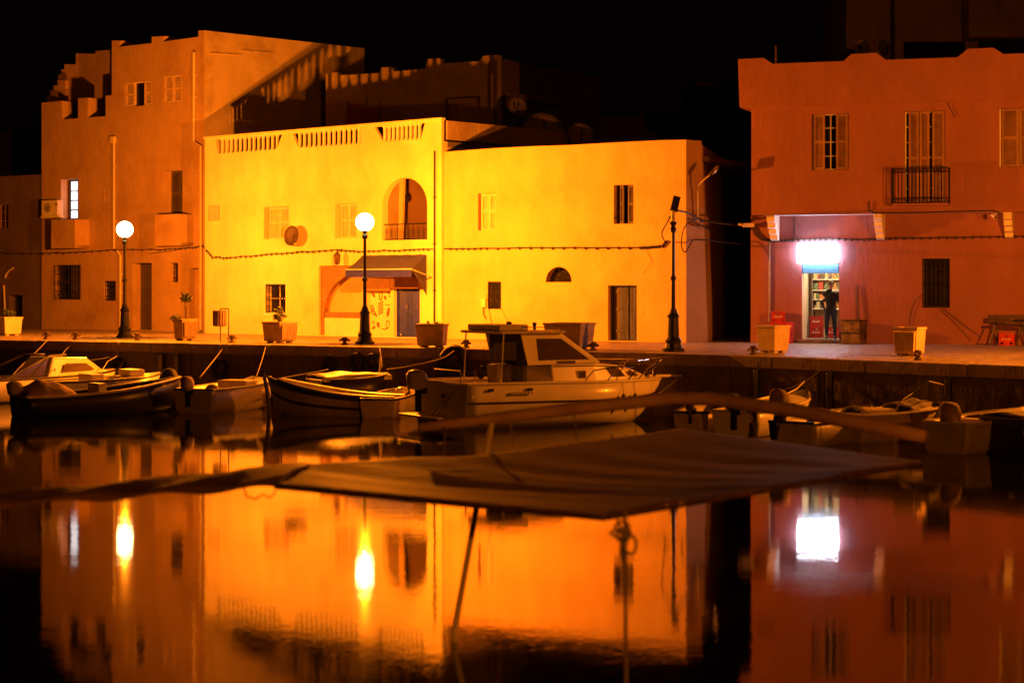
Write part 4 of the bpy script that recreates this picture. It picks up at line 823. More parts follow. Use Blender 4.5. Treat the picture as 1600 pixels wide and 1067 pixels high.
gm = [mat('goods_a', (.6, .25, .08), .5), mat('goods_b', (.12, .1, .09), .5), mat('goods_c', (.7, .6, .35), .5), mat('goods_d', (.15, .22, .12), .5), mat('goods_e', (.5, .08, .05), .5)]
for zi, z in enumerate((.93, 1.23, 1.53, 1.88)):
    x = .07; gi = 0
    while x < .9:
        w_ = random.uniform(.06, .16); hh = random.uniform(.12, .25); bt = random.random() < .5; ci = random.randrange(5); o = empty('grocery_pack', FE.w(sx + x + w_ / 2, 2.62, .11 + z), fe_rz, group='goods on the shop shelf', label=f"{gnm[ci]} {'bottle' if bt else 'packet'}, {ords[gi]} from the left on the {rown[zi]} shop shelf", cat='grocery'); gi += 1
        if bt: MB().lathe([(w_ * .4, 0), (w_ * .4, hh * .6), (w_ * .15, hh * .75), (w_ * .15, hh)], 8).build('bottle', gm[ci], o)
        else: MB().box(-w_ / 2, w_ / 2, -.06, .08, 0, hh).build('packet', gm[ci], o)
        x += w_ + .02
x, z = FE.tz(1290, 428, 2.8); o = empty('wall_clock', FE.w(x, 2.86, z), fe_rz, label='round clock high on the shop back wall', cat='clock'); MB().tube([(0, 0, 0), (0, -.04, 0)], .2, 20).build('dial', M['pl_back'], o); MB().box(-.01, .01, -.05, -.041, 0, .13).build('hand', M['iron'], o)
x, z = FE.tz(1307, 424, 1.5); o = empty('hanging_garland', FE.w(x, 1.5, z), label='green strip hanging at the right of the shop door', cat='garland'); MB().tube([(.05, 0, .35), (-.06, 0, .1), (.0, 0, -.12), (.08, 0, -.2)], .02, 6).build('strip', mat('green_strip', (.05, .3, .08), .5), o)
# person in the doorway, seen from behind
def person():
    px_, pz = FE.tz(1298, 526, .8); o = empty('person', FE.w(px_, .8, .11), fe_rz, label='person in dark jacket and trousers standing with back turned in the shop doorway', cat='person')
    J = {}; E_ = []
    def j(n, p, r, par=None): J[n] = (len(J), p, r); (E_.append((J[par][0], J[n][0])) if par else None)
    j('pel', (0, 0, .96), (.155, .11)); j('wst', (0, .01, 1.10), (.15, .105), 'pel'); j('chs', (0, .02, 1.30), (.20, .12), 'wst'); j('shl', (0, .01, 1.44), (.15, .09), 'chs'); j('nk', (0, 0, 1.54), (.055, .055), 'shl'); j('nk2', (0, -.01, 1.60), (.052, .052), 'nk')
    for s_, n in ((-1, 'l'), (1, 'r')):
        j('hip' + n, (s_ * .10, 0, .88), (.10, .10), 'pel'); j('kn' + n, (s_ * .12, -.01, .50), (.065, .068), 'hip' + n); j('an' + n, (s_ * .13, .02, .10), (.042, .045), 'kn' + n); j('toe' + n, (s_ * .14, .18, .045), (.042, .035), 'an' + n)
        j('sh' + n, (s_ * .20, .0, 1.40), (.075, .07), 'shl'); ex = s_ * .27
        if n == 'l': el, wr = (-.285, .03, 1.16), (-.25, .20, .98)
        else: el, wr = (.27, .0, 1.15), (.27, .10, .92)
        j('el' + n, el, (.048, .048), 'sh' + n); j('wr' + n, wr, (.032, .03), 'el' + n)
        d = (Vector(wr) - Vector(el)).normalized(); side = d.orthogonal().normalized(); pm = Vector(wr) + d * .06; j('pm' + n, tuple(pm), (.036, .022), 'wr' + n)
        for k in range(5):
            off = side * ((k - 1.5) * .018) if k < 4 else side * -.045; ln = (.075, .085, .08, .065, .05)[k]
            b0_ = pm + off * .9 + d * (.02 if k < 4 else -.02); j(f'f{k}{n}', tuple(b0_), (.009, .009), 'pm' + n); j(f'g{k}{n}', tuple(b0_ + d * ln * .6 + Vector((0, 0, -.012))), (.008, .008), f'f{k}{n}'); j(f'h{k}{n}', tuple(b0_ + d * ln + Vector((0, 0, -.035))), (.007, .007), f'g{k}{n}')
    q = MB(); K = list(J.values())
    for a_, b_ in E_:
        (_, p0, r0), (_, p1, r1) = K[a_], K[b_]
        if K[a_][0] in (J['pel'][0], J['wst'][0], J['chs'][0]) or K[b_][0] in (J['chs'][0], J['shl'][0]): r0 = (min(r0[0], .09),) * 2; r1 = (min(r1[0], .08),) * 2
        q.tube([p0, p1], [sum(r0) / 2, sum(r1) / 2], 10); q.ball(p1, sum(r1) / 2, 10, 7)
    q.ball((0, 0, .95), (.165, .125, .13), 16, 10); q.ball((0, 0, 1.10), (.155, .115, .16), 16, 10); q.ball((0, .01, 1.28), (.195, .13, .20), 16, 10); q.ball((0, 0, 1.42), (.20, .095, .07), 16, 10)
    for s_ in (-1, 1): q.tube([(s_ * .095, 0, .92), (s_ * .10, 0, .75), (s_ * .12, -.01, .5)], [.105, .092, .07], 12); q.tube([(s_ * .12, -.01, .5), (s_ * .125, -.02, .36), (s_ * .13, .02, .10)], [.066, .066, .045], 12); q.tube([(s_ * .13, -.05, .045), (s_ * .14, .18, .04)], [.045, .04], 10)
    ob = q.build('body', M['iron'], o, smooth=True); me = ob.data; me.materials.clear()
    rm = ob.modifiers.new('join', 'REMESH'); rm.mode = 'VOXEL'; rm.voxel_size = .009; rm.use_smooth_shade = True
    sm_ = ob.modifiers.new('smooth', 'SMOOTH'); sm_.factor = .5; sm_.iterations = 3
    skin = mat('skin', (.45, .26, .18), .6); jac = mat('dark_jacket', (.02, .02, .022), .8, var=.3); tr = mat('dark_trousers', (.03, .032, .05), .8, var=.3); shoe = mat('grey_shoes', (.16, .17, .2), .6)
    # one material by height: jacket above the hips, trousers below, skin at hands and neck
    m_, N_, L_2, b_ = nt('clothed_body'); tc_ = N_.new('ShaderNodeTexCoord'); sp_ = N_.new('ShaderNodeSeparateXYZ'); L_2.new(tc_.outputs['Object'], sp_.inputs[0])
    rp = N_.new('ShaderNodeValToRGB'); rp.color_ramp.interpolation = 'CONSTANT'; el_ = rp.color_ramp.elements
    el_[0].position = 0; el_[0].color = (.16, .17, .2, 1); el_[1].position = .10 / 2; el_[1].color = (.03, .032, .05, 1)
    for ps, c in ((.90 / 2, (.02, .02, .022, 1)), (1.545 / 2, (.45, .26, .18, 1))): e = el_.new(ps); e.color = c
    mr = N_.new('ShaderNodeMath'); mr.operation = 'MULTIPLY'; mr.inputs[1].default_value = .5; L_2.new(sp_.outputs['Z'], mr.inputs[0]); L_2.new(mr.outputs[0], rp.inputs[0]); L_2.new(rp.outputs[0], b_.inputs['Base Color']); b_.inputs['Roughness'].default_value = .8
    me.materials.append(m_)
    hd2 = MB(); hd2.ball((0, .0, 1.70), (.075, .095, .115), 16, 12); hd2.ball((0, .10, 1.69), (.014, .018, .025), 8, 6)
    for s_ in (-1, 1): hd2.ball((s_ * .076, 0, 1.69), (.010, .022, .033), 8, 6); 
    hdo = hd2.build('head', skin, o, smooth=True)
    q = MB()
    for s_ in (-1, 1): q.ball((s_ * .03, .085, 1.715), (.012, .01, .008), 6, 4)
    q.build('eye', M['iron'], hdo); MB().box(-.022, .022, .088, .094, 1.645, 1.651).build('mouth', M['red'], hdo)
    MB().ball((0, -.018, 1.735), (.083, .098, .095), 14, 10).build('hair', mat('grey_hair', (.30, .27, .24), .8, bump=.01, bscale=60, var=.3), o, smooth=True)
    return o
person()
# rusty drum box with a pole
x0, x1, z0, z1 = FE.rect(1318, 500, 1346, 534, -.5); p = FE.w((x0 + x1) / 2 + .06, -.55, .004); o = empty('metal_box', p, fe_rz - .25, label='rusty stained metal box standing against the rose wall', cat='box')
w_ = (x1 - x0) * .56; hh = .70; q = MB().box(-w_, w_, -.28, .28, 0, hh); q.build('body', mat('stained_metal', (.16, .12, .08), .55, metal=.2, bump=.02, bscale=7, var=.7, vscale=4, dirt=.8), o, bevel=.02)
q = MB(); q.box(-w_ - .01, w_ + .01, -.29, -.282, hh * .44, hh * .5); q.box(-w_ - .01, w_ + .01, -.30, .29, hh, hh + .03); q.build('band', M['iron'], o)
MB().tube([(-w_ - .002, 0, .3), (-w_ - .1, 0, .3)], .08, 10).build('handle', M['iron'], o)
x, z = FE.tz(1341, 445); o = empty('leaning_pole', FE.w(x, -.10, .55), label='thin pole leaning upright on the wall behind the rusty box', cat='pole'); MB().tube([(0.04, -.05, -.55), (0, .04, z - .55)], .03, 6).build('shaft', M['rust'], o)
# wood bundle on a trestle
x, z = FE.tz(1577, 505); o = empty('wood_bundle', FE.w(x, -.5, .004), fe_rz, label='dark heap of timber resting on legs at the right of the rose wall', cat='wood bundle')
for i in range(13):
    a = random.uniform(-.25, .25); y, z = random.uniform(-.2, .2), .60 + random.uniform(0, .24); l = random.uniform(.35, .55)
    MB().tube([(-l + a, y, z + random.uniform(-.05, .03)), (a * .5, y + .02, z), (l + a, y + random.uniform(-.05, .05), z + random.uniform(-.03, .05))], [.05, .06, .045], 7).build('log', M['shutter_dark'] if i % 2 else M['rust'], o)
for sx in (-.36, .40): MB().tube([(sx - .14, -.1, 0), (sx, 0, .62)], .035, 6).build('leg', M['shutter_dark'], o); MB().tube([(sx + .12, .15, 0), (sx, 0, .62)], .035, 6).build('leg', M['shutter_dark'], o)
x, z = FE.tz(1530, 520); o = empty('folded_rack', FE.w(x, -.25, .004), fe_rz, label='thin bent metal rack leaning by the wood heap', cat='rack'); MB().tube([(.15, .15, .45), (-.03, 0, 0.02), (.5, -.1, .02)], .014, 5).build('frame', M['iron'], o)
# ================================================================== boats
def hullshape(t, L, B, zs, zb, ws=.82, full=2.3, rake=.12):
    """half beam, sheer height, keel depth, rake shift at station t (0 stern, 1 bow)"""
    b = B / 2 * (ws + (1 - ws) * math.sin(math.pi * min(t / .55, 1) / 2)) if t < .55 else B / 2 * max(0, 1 - ((t - .55) / .45) ** full)
    z = zs + (zb - zs) * t ** 2.2
    return max(b, .012), z
def boat(name, stern, bow, B, zs, zb, label, hm='gel', deck=None, inner=True, rail='trimb', full=2.3, ws=.82, thw=(.25, .55), stripe=None, group=None, cat='boat'):
    A, Bw = stern, bow; d = Bw - A; L = Vector((d.x, d.y)).length; rz = math.atan2(d.y, d.x)
    o = empty(name, (A.x, A.y, -.05), rz, label=label, cat=cat, group=group or 'moored boats')
    NT, prof = 18, [(0, -.0), (.55, .08), (.86, .30), (.95, .62), (1, 1)]
    def sec(t, ins=0):
        b, z = hullshape(t, L, B, zs, zb, ws, full); kz = -.22 + (.30 * max(0, (t - .75) / .25) ** 2)
        R_ = []
        for side in (-1, 1):
            pts = []
            for f, g_ in prof:
                zz_ = kz + (z - kz) * g_; x = L * t * .94 + L * .06 * t ** 3 * g_ + (.0 if t > .02 else -.02 * g_)
                pts.append((x - (ins * .6 if t > .9 else 0), side * max(.004, b * f - ins), zz_ + (ins if g_ < .5 else 0)))
            R_.append(pts)
        return R_[0][::-1] + R_[1][1:]
    n = 2 * len(prof) - 1; V = []; F = []
    for k in range(NT + 1): V += sec(k / NT)
    for k in range(NT):
        for i in range(n - 1): F.append((k * n + i, k * n + i + 1, (k + 1) * n + i + 1, (k + 1) * n + i))
    F.append(tuple(range(n - 1, -1, -1)))
    if inner:
        off = len(V)
        for k in range(NT + 1):
            s_ = sec(k / NT, .05); V += [(max(p[0], .05), p[1], max(p[2], .06) if abs(p[1]) < 9 else p[2]) for p in s_]
        for k in range(NT):
            for i in range(n - 1): F.append((off + k * n + i, off + (k + 1) * n + i, off + (k + 1) * n + i + 1, off + k * n + i + 1))
        F.append(tuple(off + i for i in range(n)))
        for k in range(NT): F.append((k * n, (k + 1) * n, off + (k + 1) * n, off + k * n)); F.append((k * n + n - 1, off + k * n + n - 1, off + (k + 1) * n + n - 1, (k + 1) * n + n - 1))
        F.append((0, off, off + n - 1, n - 1))
    hb_ = MB().add(V, F).build('hull', M[hm], o); hb_.data.polygons.foreach_set('use_smooth', [len(p.vertices) == 4 for p in hb_.data.polygons])
    def sheer(t, side, dz=0, out=0):
        b, z = hullshape(t, L, B, zs, zb, ws, full); return (L * t * .94 + L * .06 * t ** 3, side * (b + out), z + dz)
    q = MB()
    for s_ in (-1, 1): q.tube([sheer(k / NT, s_, 0, -.01) for k in range(NT + 1)], .035, 6)
    q.tube([sheer(0, -1), sheer(0, 1)], .035, 6); q.build('gunwale', M[rail], o)
    if deck is not None:
        t0, t1 = deck; V = []; F = []; m_ = 8
        for k in range(m_ + 1):
            t = t0 + (t1 - t0) * k / m_
            for s_ in (-1, -.5, 0, .5, 1): p = sheer(t, s_, 0, 0); b, z = hullshape(t, L, B, zs, zb, ws, full); V.append((p[0], b * s_ * .985, z - .01 + .06 * (1 - s_ * s_)))
        for k in range(m_):
            for i in range(4): F.append((k * 5 + i, (k + 1) * 5 + i, (k + 1) * 5 + i + 1, k * 5 + i + 1))
        MB().add(V, F).build('deck', M['gel' if hm != 'navy' else 'gel2'], o)
    if thw and inner:
        for t in thw:
            b, z = hullshape(t, L, B, zs, zb, ws, full); x = L * t * .94; MB().box(x - .12, x + .12, -b + .04, b - .04, z - .18, z - .14).build('thwart', M['wood'], o, bevel=.01)
    if stripe:
        for (g0, g1, mm_) in stripe:
            q = MB()
            for s_ in (-1, 1):
                V = []; F = []
                for k in range(NT + 1):
                    t = k / NT; b, z = hullshape(t, L, B, zs, zb, ws, full); kz = -.22 + (.30 * max(0, (t - .75) / .25) ** 2)
                    for g_ in (g0, g1):
                        f = .86 + (.95 - .86) * (g_ - .3) / .32 if g_ < .62 else .95 + .05 * (g_ - .62) / .38
                        V.append((L * t * .94 + L * .06 * t ** 3 * g_, s_ * (b * f + .014), kz + (z - kz) * g_))
                for k in range(NT): F.append((2 * k, 2 * k + 2, 2 * k + 3, 2 * k + 1))
                q.add(V, F)
            q.build('stripe', M[mm_], o)
    o['_L'] = L; o['_f'] = 0
    return o, L, sheer
def outboard(o, x, y, z, cover='cloth', s=1.0, tilt=0):
    T = Matrix.Translation((x, y, z)) @ Matrix.Rotation(R(tilt), 4, 'Y')
    q = MB(); q.box(-.16 * s, -.04, -.045 * s, .045 * s, -.5 * s, .05, T); q.build('motor_leg', M['iron'], o)
    q = MB(); T2 = T @ Matrix.Translation((-.12, 0, 0))
    secs_ = [(.13, .10, 0, 0), (.22, .16, .06, .0), (.25, .17, .20, -.01), (.24, .16, .34, -.03), (.17, .12, .42, -.05), (.06, .04, .45, -.06)]; V = []; F = []
    for (rx_, ry_, z_, ox_) in secs_:
        for k in range(12):
            a_ = k * math.pi / 6; ca, sa = math.cos(a_), math.sin(a_); wob = 1 + .06 * math.sin(3 * a_ + z_ * 20) * (1 if 'cloth' in cover else .2)
            V.append((s * (ox_ + rx_ * math.copysign(abs(ca) ** .7, ca)) * wob, s * ry_ * math.copysign(abs(sa) ** .7, sa) * wob, s * z_))
    for k in range(5):
        for i in range(12): F.append((k * 12 + i, k * 12 + (i + 1) % 12, (k + 1) * 12 + (i + 1) % 12, (k + 1) * 12 + i))
    F.append(tuple(range(60, 72))); F.append(tuple(range(11, -1, -1))); q.add(V, F, T2); q.build('motor_cover', M[cover], o, smooth=True)
    q = MB(); q.box(-.05, .1, -.1, .1, -.1, .05, T); q.build('motor_bracket', M['iron'], o)
W0 = lambda u, v: onz(u, v, 0)
def tarp(o, x0, x1, b0, b1, z0, ridge, mt='cloth', sag=.05, name='cover'):
    V = []; F = []; nx, ny = 14, 10
    for i in range(nx + 1):
        t = i / nx; x = x0 + (x1 - x0) * t; b = b0 + (b1 - b0) * t
        for j in range(ny + 1):
            s_ = j / ny * 2 - 1; z = z0 + ridge * (1 - abs(s_) ** 1.6) * (math.sin(math.pi * min(1, max(0, t * .94 + .03))) ** .45) + .03 * math.sin(7 * t + 3 * s_) * (1 - abs(s_)) - sag * math.sin(t * 9) ** 2 * (1 - s_ * s_)
            if abs(s_) == 1: z -= .12
            V.append((x, b * s_, z))
    for i in range(nx):
        for j in range(ny): k = i * (ny + 1) + j; F.append((k, k + ny + 1, k + ny + 2, k + 1))
    ob = MB().add(V, F).build(name, M[mt], o, smooth=True); m_ = ob.modifiers.new('s', 'SOLIDIFY'); m_.thickness = .02; return ob
# A: white cabin speedboat, far left
o, L, sh_ = boat('cabin_boat', W0(-70, 626), W0(186, 612), 2.0, .62, .74, 'white cabin speedboat at the far left with sloping windscreen frame', deck=(.52, 1.0), full=2.0, thw=())
cb = MB(); x0, x1 = L * .44, L * .86
cb.add([(x0, -.78, .6), (x1, -.42, .7), (x1, .42, .7), (x0, .78, .6), (x0 + .35, -.58, 1.22), (x1 - .75, -.42, 1.16), (x1 - .75, .42, 1.16), (x0 + .35, .58, 1.22)], [(4, 5, 6, 7), (0, 1, 5, 4), (1, 2, 6, 5), (2, 3, 7, 6), (3, 0, 4, 7)]); cb.build('cabin', M['gel'], o, bevel=.07)
MB().add([(x0 + .6, -.735, .78), (x1 - .55, -.535, .80), (x1 - .85, -.50, 1.0), (x0 + .75, -.655, 1.02)], [(0, 1, 2, 3)]).build('side_window', M['tint'], o)
q = MB(); q.tube([(x0 - 1.5, -.8, .62), (x0 + .2, -.62, 1.26), (x0 + .9, -.5, 1.28)], .03, 6); q.tube([(x0 - 1.5, .8, .62), (x0 + .2, .62, 1.26), (x0 + .9, .5, 1.28)], .03, 6); q.tube([(x0 + .2, -.62, 1.26), (x0 + .2, .62, 1.26)], .03, 6); q.tube([(x0 - .6, -.72, .62), (x0 + .2, -.62, 1.26)], .025, 6); q.build('windscreen_frame', M['chrome'], o)
MB().add([(x0 - 1.3, -.74, .68), (x0 - .02, -.66, .68), (x0 + .16, -.6, 1.2)], [(0, 1, 2)]).build('windscreen', M['tint'], o)
q = MB(); q.tube([sh_(.80, -1, .0), sh_(.86, -1, .3), sh_(.99, -1, .42), (L + .1, 0, 1.15), sh_(.99, 1, .42), sh_(.86, 1, .3), sh_(.80, 1, 0)], .016, 6); q.build('bow_rail', M['chrome'], o)
tarp(o, -.1, 1.0, .3, .45, .55, .25, 'cloth2')
# B: dark boat with covered motor
o, L, sh_ = boat('rowing_boat', W0(30, 646), W0(282, 636), 1.5, .48, .86, 'long dark wooden boat with a cloth-covered outboard at its stern', hm='navy', rail='gel2', full=1.8)
outboard(o, .02, 0, .50, 'cloth2', .85); tarp(o, .05, 1.35, .55, .62, .50, .42, 'cloth'); MB().box(L * .62, L * .78, -.5, .5, .42, .50).build('bow_box', M['gel2'], o, bevel=.02)
MB().box(L * .42, L * .47, -.6, .1, .42, .78).build('seat_back', M['gel2'], o, bevel=.02); MB().box(L * .82, L * .835, -.34, -.325, .45, .55).build('number_plate', M['gel'], o)
# B2
o, L, sh_ = boat('dinghy', W0(80, 631), W0(250, 624.5), 1.5, .66, .80, 'low white boat wedged between the dark wooden boat and the quay', hm='gel', deck=(.65, 1), full=2.6)
MB().box(L * .3, L * .42, -.45, .45, .55, .85).build('console', M['gel2'], o, bevel=.03)
q = MB().box(L * .66, L * .80, -.38, .38, .78, .95); q.build('locker', M['gel2'], o, bevel=.03)
p_ = sh_(.9, -1); outb = None
# C
o, L, sh_ = boat('motorboat', W0(302, 640), W0(424, 627), 1.45, .58, .72, 'small white motorboat with shrouded engine between the dark boat and the striped boat', hm='gel2', full=2.4, deck=(.6, 1))
outboard(o, .0, .1, .55, 'cloth', .85); MB().ball((.45, -.3, .55), (.22, .2, .16), 10, 7).build('sail_bag', M['cloth2'], o, smooth=True)
MB().box(L * .45, L * .62, -.5, .4, .5, .74).build('locker', M['gel2'], o, bevel=.03)
tarp(o, L * .62, L * .95, .5, .2, .66, .14, 'cloth2')
# dark post-like covered thing between C and B: a furled sail bag on a boat of its own
o, L, sh_ = boat('dinghy', W0(246, 634), W0(292, 630), 1.0, .45, .55, 'small dark dinghy with a standing black sack, end-on by the white motorboat', hm='navy', full=2.2, rail='trimb', thw=())
MB().lathe([(.28, .1), (.34, .35), (.30, .75), (.16, 1.0), (.05, 1.05)], 9, Matrix.Translation((L * .4, 0, 0))).build('black_sack', M['cloth3'], o, smooth=True)
# D: striped traditional boat
o, L, sh_ = boat('fishing_boat', W0(624, 644), W0(418, 641), 1.35, .42, .92, 'white wooden fishing boat with two dark stripes and a high bow', hm='gel2', rail='trimb', full=1.9, stripe=((.86, .985, 'trimb'), (.50, .60, 'trimb')))
q = MB(); q.tube([(L * .985, 0, -.1), (L * 1.0, 0, .5), (L * 1.03, 0, 1.02)], [.06, .055, .05], 8); q.build('stem_post', M['trimb'], o)
q = MB()
for s_ in (-1, 1): q.tube([sh_(k / 12, s_, .045, -.07) for k in range(12)], .03, 5)
q.build('rubbing_strake', M['gel'], o)
MB().box(L * .1, L * .35, -.4, .4, .3, .44).build('stern_locker', M['wood'], o, bevel=.02)
# D2: boat under tarpaulin
o, L, sh_ = boat('covered_boat', W0(492, 633), W0(606, 629.5), 1.35, .74, .86, 'dark boat under a pale tarpaulin behind the striped fishing boat', hm='navy', rail='trimb', full=2.6, thw=())
tarp(o, -.02, L * 1.0, .64, .30, .84, .12, 'gel2', .03)
q = MB(); q.tube([(L * .9, .1, .8), (L * .92, .1, 1.42)], .02, 6); q.build('pole', M['gel'], o)
# E: small dinghy
o, L, sh_ = boat('dinghy', W0(590, 647), W0(640, 632), 1.1, .42, .52, 'small white dinghy tucked behind the cabin cruiser stern', hm='gel2', full=2.6)
MB().ball((L * .5, -.2, .55), (.25, .18, .1), 10, 6).build('bag', M['gel'], o, smooth=True)
# F: cabin cruiser
ang = R(30); st0 = Vector((-1.02, 44.3, 0)); hd_v = Vector((math.cos(ang), math.sin(ang), 0)); pv = Vector((-math.sin(ang), math.cos(ang), 0)); Bm = 3.0
sc_ = st0 + pv * (Bm / 2 * .9); L_c = 6.3
o, L, sh_ = boat('cabin_cruiser', sc_, sc_ + hd_v * L_c, Bm, 1.02, .96, 'white cabin cruiser with raked wheelhouse and bow rail in the middle', deck=(.45, 1.0), full=2.0, ws=.9, thw=(), rail='gel', stripe=((.62, .66, 'trimb'),))
def side_y(t, ins=.0): b, z = hullshape(t, L, Bm, 1.02, .96, .9, 2.0); return b - ins
X = lambda f: L * f
def loft(secs):
    """secs: (x, half width bottom, z bottom, half width top, z top)"""
    V = []; F = []
    for (x, wb, zb_, wt, zt_) in secs: V += [(x, -wb, zb_), (x, -wt, zt_), (x, wt, zt_), (x, wb, zb_)]
    for k in range(len(secs) - 1):
        for i in range(3): F.append((k * 4 + i, (k + 1) * 4 + i, (k + 1) * 4 + i + 1, k * 4 + i + 1))
    F.append((0, 1, 2, 3)); F.append(tuple((len(secs) - 1) * 4 + i for i in (3, 2, 1, 0))); return MB().add(V, F)
loft([(X(.40), .98, .86, .90, 1.30), (X(.60), .92, .87, .82, 1.34), (X(.76), .70, .88, .62, 1.24), (X(.90), .30, .90, .22, .98)]).build('fore_cabin', M['gel'], o, bevel=.04)
# wheelhouse: posts, roof, screens
zr1 = 2.06
MB().prism([(X(.30), 1.31), (X(.62), 1.34), (X(.44), zr1), (X(.27), zr1)], [[(X(.345), 1.42), (X(.575), 1.42), (X(.445), zr1 - .12), (X(.335), zr1 - .12)]], -.88, -.84).build('wheelhouse_side', M['gel'], o)
MB().prism([(X(.30), 1.31), (X(.62), 1.34), (X(.44), zr1), (X(.27), zr1)], [[(X(.345), 1.42), (X(.575), 1.42), (X(.445), zr1 - .12), (X(.335), zr1 - .12)]], .84, .88).build('wheelhouse_side', M['gel'], o)
for y in (-.865, .855): MB().prism([(X(.345), 1.42), (X(.575), 1.42), (X(.445), zr1 - .12), (X(.335), zr1 - .12)], [], y, y + .008).build('side_window', M['tint'], o)
MB().add([(X(.615), -.83, 1.345), (X(.615), .83, 1.345), (X(.445), .83, zr1 - .02), (X(.445), -.83, zr1 - .02)], [(0, 1, 2, 3)]).build('windscreen', M['tint'], o)
q = MB()
for y in (-.84, 0, .84): q.tube([(X(.62), y, 1.34), (X(.44), y, zr1)], .035, 6)
q.build('windscreen_pillar', M['gel'], o)
q = MB().box(X(.17), X(.455), -1.0, 1.0, zr1 + .002, zr1 + .07); q.build('roof', M['gel2'], o, bevel=.025)
MB().box(X(.18), X(.31), -.8, .75, zr1 + .072, zr1 + .22).build('roof_box', M['gel2'], o, bevel=.03)
q = MB(); q.tube([(X(.28), -.8, zr1 + .07), (X(.28), -.8, zr1 + .16), (X(.44), -.8, zr1 + .14), (X(.45), -.8, zr1 + .07)], .014, 6); q.tube([(X(.28), .8, zr1 + .07), (X(.28), .8, zr1 + .16), (X(.44), .8, zr1 + .14), (X(.45), .8, zr1 + .07)], .014, 6); q.build('roof_rail', M['chrome'], o)
q = MB(); q.lathe([(.05, 0), (.05, .1), (.07, .12), (.07, .2), (.02, .22)], 10, Matrix.Translation((X(.27), -.3, zr1 + .07))); q.lathe([(.04, 0), (.04, .1), (.06, .12), (.05, .18)], 10, Matrix.Translation((X(.43), .2, zr1 + .07))); q.build('lamp', M['iron'], o)
MB().tube([(X(.24), .2, zr1 + .2), (X(.22), .25, zr1 + .95)], [.010, .005], 5).build('antenna', M['trimb'], o); MB().tube([(X(.36), .5, zr1 + .07), (X(.28), .55, zr1 + .9)], [.008, .004], 5).build('antenna', M['gel'], o)
# dark aft bulkhead with clear hatch
MB().box(X(.285), X(.30), -.82, .82, .9, zr1 - .01).build('bulkhead', M['cloth3'], o)
MB().box(X(.275), X(.284), -.60, .45, 1.42, zr1 - .22).build('rear_window', mat('green_glass', (.07, .06, .02), .25, var=.3), o)
for y in (-.92, .92): MB().tube([(X(.18), y, .9), (X(.19), y, zr1)], .02, 6).build('roof_post', M['chrome'], o)
MB().box(X(.19), X(.26), -.55, -.1, .5, 1.34).build('helm_seat', M['cloth2'], o, bevel=.06); MB().tube([(X(.20), .25, 1.12), (X(.19), .25, 1.12)], .16, 16).build('round_hatch', M['iron'], o)
MB().box(X(.02), X(.28), -1.0, 1.0, .3, .36).build('cockpit_floor', M['gel2'], o)
for y in (-1, 1):
    MB().box(X(.02), X(.40), min(y * .90, y * 1.04), max(y * .90, y * 1.04), .86, .93).build('side_deck', M['gel'], o, bevel=.015)
# cabin side windows and porthole
def on_cabin(x, z, out=.012):
    secs = [(X(.40), .98, .86, .90, 1.30), (X(.60), .92, .87, .82, 1.34), (X(.76), .70, .88, .62, 1.24), (X(.90), .30, .90, .22, .98)]
    for a_, b_ in zip(secs, secs[1:]):
        if a_[0] <= x <= b_[0] + 1e-6:
            t = (x - a_[0]) / (b_[0] - a_[0]); wb, zb_, wt, zt_ = [a_[i] + (b_[i] - a_[i]) * t for i in range(1, 5)]; f = (z - zb_) / (zt_ - zb_); return (x, -(wb + (wt - wb) * f) - out, z)
    return (x, -.5, z)
for pts in ([(.655, 1.22), (.725, 1.20), (.76, .98), (.69, .98)], [(.745, 1.18), (.80, 1.12), (.85, .97), (.785, .98)]):
    for s_ in (1, -1):
        Pp = [on_cabin(X(a), b_) for a, b_ in pts]; MB().add([(p[0], p[1] * s_, p[2]) for p in Pp], [(0, 1, 2, 3)]).build('cabin_window', M['tint'], o)
p0 = on_cabin(X(.535), 1.06); q = MB(); q.box(p0[0] - .13, p0[0] + .13, p0[1] - .015, p0[1] + .05, p0[2] - .10, p0[2] + .10); q.build('porthole', M['chrome'], o, bevel=.02); MB().box(p0[0] - .09, p0[0] + .09, p0[1] - .022, p0[1] - .016, p0[2] - .07, p0[2] + .07).build('porthole_pane', M['tint'], o)
q = MB(); q.tube([on_cabin(X(f), 1.27 - max(0, f - .6) * .45, .01) for f in (.41, .5, .6, .68, .75, .82)], .014, 5); q.build('cabin_trim', M['trimb'], o)
for f in (.10, .27): p = sh_(f, -1, -.14, .012); MB().box(p[0] - .07, p[0] + .07, p[1] - .01, p[1] + .02, p[2] - .03, p[2] + .03).build('vent', M['iron'], o)
# pulpit and rails
q = MB(); stn = [sh_(f, -1, .0, -.06) for f in (.70, .82, .93)]
rl = [(L * f * .97, -side_y(f, .06), .9 + .46) for f in (.70, .82, .93)] + [(L * 1.07, 0, 1.42)] + [(L * f * .97, side_y(f, .06), .9 + .46) for f in (.93, .82, .70)]
rl = [(L * .60, -side_y(.6, .05), .92)] + rl + [(L * .60, side_y(.6, .05), .92)]; q.tube(rl, .016, 6)
for f in (.78, .88, .97):
    for s_ in (-1, 1): q.tube([(L * f * .94, s_ * side_y(f, .06), .9), (L * (f + .035), s_ * side_y(min(f + .03, .99), .02), 1.38)], .016, 6)
q.build('bow_rail', M['chrome'], o)
MB().box(L * .96, L * 1.09, -.14, .14, .90, .96).build('pulpit_plank', M['gel'], o, bevel=.015); MB().tube([(L * 1.08, 0, .93), (L * .99, 0, .55)], .03, 6).build('bow_anchor_roller', M['gel2'], o)
MB().tube([(L * .96, -.1, .96), (L * .98, .1, 1.05)], .05, 8).build('winch', M['iron'], o)
